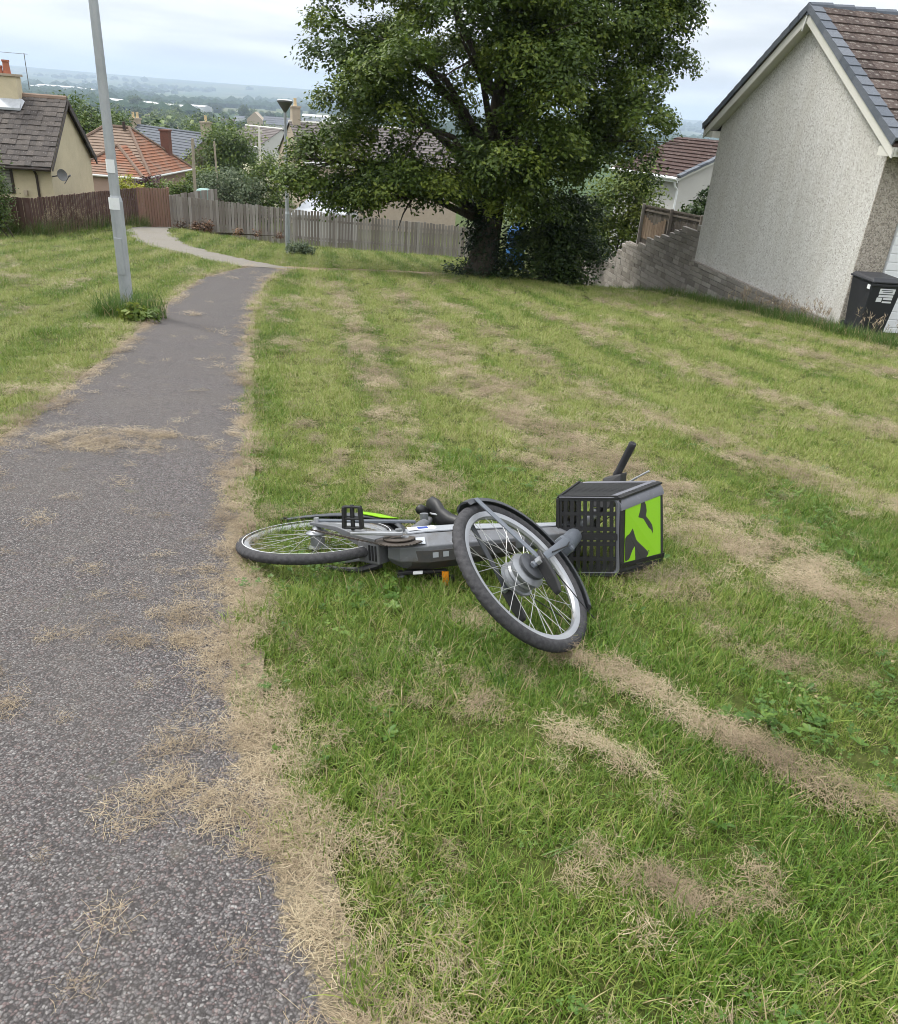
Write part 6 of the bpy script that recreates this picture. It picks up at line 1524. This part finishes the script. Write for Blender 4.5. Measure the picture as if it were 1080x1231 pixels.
plant('dark_bush', 'dense very dark evergreen bush between the big tree and the block wall', 'bush', G(2.2, 23.7), [(-.55, 0, .75, .75), (.2, -.15, .9, .95), (.95, 0, .8, .8), (.1, .1, 1.75, .9), (.75, .1, 1.6, .65), (-.3, -.1, .3, .5), (.6, -.2, .3, .6)], 17000, .085, 'leaf_dark', 61, 7)
plant('light_bush', 'pale yellow green shrub rising behind the low end of the block wall', 'bush', G(5.3, 30.0), [(-.3, 0, 1.7, .9), (.5, .1, 2.2, .85), (0, -.1, 3.0, .9), (.7, 0, 3.2, .7), (-.6, .1, 2.6, .7), (.3, .1, 3.8, .65), (-.9, 0, 1.6, .7), (-.5, 0, 3.4, .6)], 11000, .085, 'leaf_bright', 63, 7)
plant('shrub', 'small dark leafed shrub in front of the white building beside the house corner', 'bush', G(7.2, 26.4), [(-.35, 0, 2.35, .45), (.1, 0, 2.2, .5), (.1, .1, 2.9, .45), (-.15, 0, 2.7, .42), (.3, 0, 1.6, .5)], 2600, .10, 'leaf_dark', 65, 6)
plant('hedge_bush', 'clipped dark green hedge at the left end of the brown fence', 'hedge', G(-13.35, 23.9), [(-.95, .2, .7, .8), (-.95, .2, 1.6, .75), (-.9, .25, 2.1, .5), (-.35, .1, .6, .42), (-.4, .1, 1.2, .42), (-.45, .1, 1.75, .38)], 9000, .06, 'leaf_mid', 67, 2, trunk=.02)
plant('golden_shrub', 'small bright golden yellow shrub behind the brown fence', 'bush', G(-16.9, 41.3, .2), [(0, 0, .9, .62), (.1, 0, 1.5, .5), (-.15, 0, 1.25, .5)], 2200, .08, 'leaf_gold', 69, 4)
plant('purple_shrub', 'dark purple leaved shrub beside the golden shrub', 'bush', G(-16.6, 43, .2), [(0, 0, 1.0, .65), (.25, 0, 1.6, .5), (-.3, 0, 1.4, .45), (.4, 0, 1.1, .5)], 2400, .08, 'leaf_purple', 71, 4)
plant('rounded_shrub', 'broad mid green shrub in front of the orange roofed bungalow', 'bush', G(-15.3, 42.2, .1), [(-.4, 0, 1.0, .75), (.6, .1, .9, .75), (0, .1, 1.5, .7), (1.1, 0, 1.1, .6), (-.8, .1, 1.3, .55), (.6, 0, 1.6, .5)], 5200, .085, 'leaf_mid', 73, 5)
plant('grey_shrub', 'grey green bushy shrub behind the grey fence left of the elder', 'bush', G(-12.6, 43.6), [(-.5, 0, 1.3, 1.0), (.6, 0, 1.2, 1.0), (0, .2, 2.1, .9), (1.1, 0, 1.9, .7), (-.9, .1, 2.0, .6)], 7000, .085, 'leaf_grey', 75, 6)
plant('elder_shrub', 'elder shrub with cream flower heads beside the far lamp', 'bush', G(-11.0, 45.0), [(-.3, 0, 1.6, 1.1), (.6, 0, 1.6, 1.0), (.1, .1, 2.6, 1.0), (-.8, .1, 2.4, .7), (.9, 0, 2.6, .7), (.2, 0, 3.2, .6)], 8000, .09, 'leaf_mid', 77, 6, flowers=1800)
plant('round_tree', 'tall rounded dark green tree behind the slate roofed house', 'tree', G(-21.4, 76), lobs(3.7, 8.3, 10, 79, 1.0), 15000, .17, 'leaf_mid', 79, 6, trunk=.25)
plant('side_tree', 'smaller mid green tree behind the slate roof ridge', 'tree', G(-29.5, 96), lobs(3.4, 9.0, 8, 81, 1.1), 8000, .18, 'leaf_mid', 81, 6, trunk=.2)
plant('garden_shrub', 'tall dark brownish shrub in front of the slate roofed house', 'bush', G(-18.4, 60), lobs(1.9, 4.1, 7, 83, 1.0), 6000, .13, 'leaf_dark', 83, 6)
plant('laurel_shrub', 'bright yellow green shrub right of the bungalow roof', 'bush', G(-21.3, 63), lobs(2.3, 4.0, 7, 85, .8), 7000, .13, 'leaf_bright', 85, 6)
plant('low_shrub', 'low bright green shrub behind the thin wooden pole', 'bush', G(-16.8, 57.5), lobs(1.7, 2.5, 6, 87, .8), 5000, .11, 'leaf_mid', 87, 6)
plant('willow_shrub', 'pale grey twiggy shrub between the two dark trees', 'bush', G(-15.9, 59), lobs(1.5, 3.3, 6, 89, 1.1), 4200, .10, 'leaf_grey', 89, 8)
plant('cottage_tree', 'large mid green tree behind the cream cottage roof', 'tree', G(-33.0, 74.5), lobs(3.9, 8.6, 9, 91, .95), 12000, .19, 'leaf_mid', 91, 6, trunk=.25)
plant('conifer', 'dark green tree rising behind the bungalow ridge', 'tree', G(-29.2, 72.5), lobs(2.6, 7.0, 8, 93, 1.1), 8000, .16, 'leaf_dark', 93, 6, trunk=.2)
plant('brush_tree', 'mid green bushes filling the gap left of the pale lamp post', 'bush', G(-16.9, 66), lobs(2.2, 2.9, 7, 95, .7), 6000, .13, 'leaf_bright', 95, 6)
plant('lamp_shrub', 'low rounded grey green shrub at the foot of the far lamp', 'bush', G(-5.75, 27.6), [(-.1, 0, .2, .32, .7), (.3, 0, .18, .3, .7), (.1, -.1, .25, .28, .8)], 2600, .045, 'leaf_grey', 97, 4, clump=.07)
plant('dead_weeds', 'rusty brown dead weeds along the foot of the grey fence', 'weeds', G(-11.4, 34.9), [(-.9, 0, .2, .25), (-.2, .05, .2, .2), (.3, 0, .3, .26), (1.6, 0, .1, .2), (2.4, .05, .1, .18), (3.3, .1, .1, .16)], 1500, .06, 'leaf_rust', 99, 6, clump=.09)

# long grass at the edges
pts = np.concatenate([scatter_line((5.9, 22.4), (7.08, 15.6), 330, .55), scatter_line((6.95, 15.4), (7.3, 12.2), 150, .4), scatter_line((4.6, 29.5), (5.9, 22.4), 150, .4)])
pts[:, 0] -= .12
long_grass('wall_grass', pts, 'long rough grass along the foot of the rendered house and garden wall', .25, 400, np.clip(RNG.normal(.38, .16, len(pts)), 0, 1))
pts = np.concatenate([scatter_line((-13.4, 25.3), (-16.6, 24.7), 170, .7), scatter_line((-13.75, 31.5), (-13.4, 25.4), 300, .8), scatter_line((-13.7, 35.5), (-13.75, 31.5), 120, .5)])
long_grass('fence_grass', pts, 'long unmown grass in front of the brown fence', .55, 420, np.clip(RNG.normal(.5, .2, len(pts)), 0, 1))
a_ = RNG.uniform(0, 6.283, 60); r_ = .34 * np.sqrt(RNG.random(60)); x_ = -4.02 + r_ * np.cos(a_) * 1.15; y_ = 9.42 + r_ * np.sin(a_)
long_grass('lamp_grass', np.stack([x_, y_, gz(x_, y_)], -1), 'dark tuft of long grass round the foot of the near lamp', .36, 440, np.clip(RNG.normal(.18, .12, 60), 0, 1), RNG.uniform(.5, 1.05, 60))
plant('dock_weed', 'bright green broad leaved weed with yellow flowers by the near lamp', 'weed', G(-3.72, 9.02), [(0, 0, .10, .13, .6), (.1, .02, .08, .12, .6), (-.1, 0, .12, .1, .7)], 260, .06, 'leaf_bright', 101, 3, clump=.05)
def seed_heads(name, pts, label, h):
    rng = np.random.default_rng(5); V = []; F = []; B = []
    st = MB()
    for p in pts:
        hh = h * rng.uniform(.6, 1.25); lx, ly = rng.normal(0, .08, 2); top = np.array(p) + np.array([lx, ly, hh])
        V0 = len(V); s_ = np.array([.004, 0, 0])
        V += [tuple(np.array(p) - s_), tuple(np.array(p) + s_), tuple(top)]; F.append((V0, V0 + 1, V0 + 2)); B.append(.2)
        for k in range(9):
            c = np.array(p) * (1 - (.72 + .3 * k / 9)) + top * (.72 + .3 * k / 9) + rng.normal(0, .018, 3); d = rng.normal(0, .02, 3); d[2] = abs(d[2]) + .02; e_ = np.cross(d, rng.normal(size=3)); e_ = e_ / (np.linalg.norm(e_) + 1e-6) * .006; V0 = len(V)
            V += [tuple(c - d), tuple(c + e_), tuple(c + d), tuple(c - e_)]; F.append((V0, V0 + 1, V0 + 2, V0 + 3)); B.append(rng.random())
    me = bpy.data.meshes.new(name); me.from_pydata(V, [], F); me.materials.append(M['seedhead']); at = me.attributes.new('bt', 'FLOAT', 'FACE'); at.data.foreach_set('value', np.array(B, np.float32))
    tag(link(name, me), label, 'seed heads', kind='stuff')
p1 = scatter_line((6.4, 19.0), (7.1, 15.3), 80, .3); p1[:, 0] -= .1; p2 = scatter_line((7.0, 14.2), (7.45, 13.0), 16, .35)
seed_heads('wall_seed_heads', np.concatenate([p1, p2]), 'pinkish brown grass seed heads by the bin and house wall', .45)
seed_heads('fence_seed_heads', np.concatenate([scatter_line((-13.7, 31.0), (-13.4, 26.0), 260, .6)]), 'pale brown grass seed heads along the brown fence', .75)

# ================================================================== the town and the far country
def far_trees():
    rnd = random.Random(77); protos = []
    for i, (mat, n, sz, r_, h) in enumerate((('leaf_mid', 2200, .75, 5, 9.5), ('leaf_dark', 2200, .75, 5.5, 10), ('leaf_mid', 1800, .8, 4.2, 8), ('leaf_dark', 1800, .75, 4.5, 12))):
        cm = leaf_mesh('crown', lobs(r_, h, 8, 200 + i, .95, low=.2), n, sz, M[mat], 300 + i, clump=.9, perclump=8, shell=.6)
        tb = MB(); tb.tube([(0, 0, -1), (0, 0, h * .6)], [.35, .15], 6); tm = tb.mesh('trunk', M['bark']); protos.append((cm, tm))
    def put(kind, x, y, s_, label, group):
        t = thing('town_tree', label, 'tree', (x, y, g1(x, y) - .4), rnd.uniform(0, 6), group); t.scale = (s_, s_, s_ * rnd.uniform(.85, 1.1))
        link('crown', protos[kind][0], t); link('trunk', protos[kind][1], t)
    # nearer garden trees among the roofs
    for x, y, k, s_ in ((-44, 150, 0, 1.25), (-54, 150, 2, 1.3), (-61, 160, 1, 1.2), (-38, 155, 2, 1.2), (-50, 180, 0, 1.3), (-33, 165, 1, 1.1)):
        put(k, x, y, s_, 'rounded garden tree in the row above the slate roof', 'garden trees above the slate roof')
    for i in range(120):
        y = rnd.uniform(380, 950); x = y * rnd.uniform(-.46, -.17); put(rnd.randrange(4), x, y, rnd.uniform(1.1, 1.7), 'broadleaf tree standing among the town houses in the valley', 'trees among the town houses')
    for i in range(60):
        y = rnd.uniform(950, 1800); x = y * rnd.uniform(-.5, -.10); put(rnd.randrange(4), x, y, rnd.uniform(1.2, 1.9), 'dark distant tree in the belt of trees beyond the town', 'tree belt beyond the town')
    for i in range(16):
        y = rnd.uniform(400, 1200); x = y * rnd.uniform(.17, .27); put(rnd.randrange(4), x, y, rnd.uniform(.6, 1.1), 'tree beyond the white building right of the big tree', 'trees seen right of the big tree')
far_trees()
def town():
    rnd = random.Random(31); k = 0
    pal = [('render_white', 'slate', 'white walled town house with a slate roof in the valley'), ('render_tan', 'tile_grey', 'tan stone town house with a grey brown roof in the valley'), ('render_white', 'tile_brown_far', 'white town house with a brown roof in the valley')]
    for i in range(64):
        y = rnd.uniform(350, 1250); x = y * rnd.uniform(-.46, -.16); a = rnd.uniform(-.5, .5); L_ = rnd.uniform(10, 20); w_, r_, lb = pal[rnd.randrange(3)]
        z = g1(x, y); simple_house('town_house', lb, 'house', (x, y), (x + L_ * math.cos(a), y + L_ * math.sin(a)), rnd.uniform(7, 9), z + rnd.uniform(3, 5), z + rnd.uniform(6.2, 8.2), M[w_], M[r_], z - 2, 4, 5, {0: 'slate roofed white town houses', 1: 'grey roofed stone town houses', 2: 'brown roofed white town houses'}[[p[2] for p in pal].index(lb)], chim=((.5, 1.0, 'render_tan', 1, 'pot_yellow'),))
    for i in range(6):
        y = rnd.uniform(150, 500); x = y * rnd.uniform(.18, .27); z = g1(x, y); L_ = rnd.uniform(8, 14); w_, r_, lb = pal[i % 3]
        simple_house('town_house', lb.replace('in the valley', 'right of the big tree'), 'house', (x, y), (x + L_, y + rnd.uniform(-4, 4)), 8, z + 3.5, z + 6.8, M[w_], M[r_], z - 2, 4, 5, 'town houses right of the big tree: ' + lb.split(' ')[0] + ' ' + str(lb.split(' ')[-5]))
    # long pale civic building with arched bays near the far lamp
    t = thing('civic_building', 'large cream stone building with a row of bays near the far lamp top', 'building', (-128, 520, 0), R(8))
    z = g1(-128, 520); b = MB(); b.box((17, 6, z + 6), (34, 14, 16)); b.build('wall', M['render_white'], t)
    b = MB(); b.prism([(-9, -3, z - 2), (0, -3, z - 2), (0, -3, z + 16), (-4.5, -3, z + 20), (-9, -3, z + 16)], (0, 16, 0)); b.build('gable_wing', M['render_tan'], t)
    course_roof(t, [(0, -1.5, z + 14), (34.5, -1.5, z + 14), (34.5, 6, z + 18), (0, 6, z + 18)], 4, M['slate'], 'roof', .1)
    for i in range(7):
        q = MB(); q.box((3 + 4.7 * i, -1.05, z + 7), (1.9, .2, 7.5)); q.build('window', M['glass'], t)
    # white industrial sheds
    for i, (ax, y, w_, h) in enumerate(((-.505, 2500, 90, 11), (-.475, 2600, 120, 15), (-.455, 2700, 110, 12), (-.435, 2450, 70, 10), (-.40, 1500, 110, 9), (-.365, 1450, 130, 9), (-.33, 1600, 70, 8), (-.185, 1300, 40, 12), (-.165, 1200, 36, 9), (-.145, 1350, 44, 10))):
        x = ax * y; z = g1(x, y); t = thing('industrial_shed', 'long white industrial shed on the valley floor', 'shed', (x, y, z - 2), R(rnd.uniform(-12, 12)), 'white sheds on the valley floor')
        b = MB(); b.box((0, 0, h / 2 + 1), (w_, 40, h + 2)); b.build('wall', M['concrete_white'], t); b = MB(); b.prism([(-w_ / 2, -20.5, h + 2.02), (-w_ / 2, 20.5, h + 2.02), (-w_ / 2, 0, h + 4.5)], (w_, 0, 0)); b.build('roof', M['concrete_white'], t)
town()
def far_woods():
    """woodland masses on the valley floor and hills: many clumps, one mass"""
    rng = np.random.default_rng(91); V = []; F = []
    ico = bmesh.new(); bmesh.ops.create_icosphere(ico, subdivisions=1, radius=1); iv = np.array([v.co[:] for v in ico.verts]); ifc = [tuple(v.index for v in f.verts) for f in ico.faces]; ico.free()
    allv = []; allf = []; o = 0
    for _ in range(5200):
        y = 1100 * (6.2 ** rng.random()); u_ = rng.uniform(-.62, .42); x = u_ * y
        if float(fbm(np.array(x / 420), np.array(y / 700), 95, 3)) < .53: continue
        s_ = rng.uniform(7, 15) * (1 + y / 6000); z = g1(x, y)
        allv.append(iv * np.array([s_, s_, s_ * .75]) * rng.uniform(.8, 1.2, iv.shape) + np.array([x, y, z + s_ * .2])); allf += [tuple(i + o for i in f) for f in ifc]; o += len(iv)
    me = bpy.data.meshes.new('woodland'); me.from_pydata(np.concatenate(allv), [], allf); me.materials.append(M['wood_far'])
    tag(link('woodland', me), 'dark woodland patches on the valley floor and the blue hills', 'woodland', kind='stuff')
far_woods()

# ================================================================== haze
hz = MB(); hz.box((0, 6990, 55), (17000, 14100, 330))
hm = bpy.data.materials.new('haze'); hm.use_nodes = True; tn = hm.node_tree; tn.nodes.clear()
ho = tn.nodes.new('ShaderNodeOutputMaterial'); pv = tn.nodes.new('ShaderNodeVolumePrincipled')
pv.inputs['Color'].default_value = (0.66, 0.81, 1.0, 1); pv.inputs['Density'].default_value = 1.7e-4; pv.inputs['Anisotropy'].default_value = 0.0
tn.links.new(pv.outputs[0], ho.inputs['Volume'])
o = hz.build('haze', hm); tag(o, 'pale blue haze over the valley', 'haze', kind='stuff')
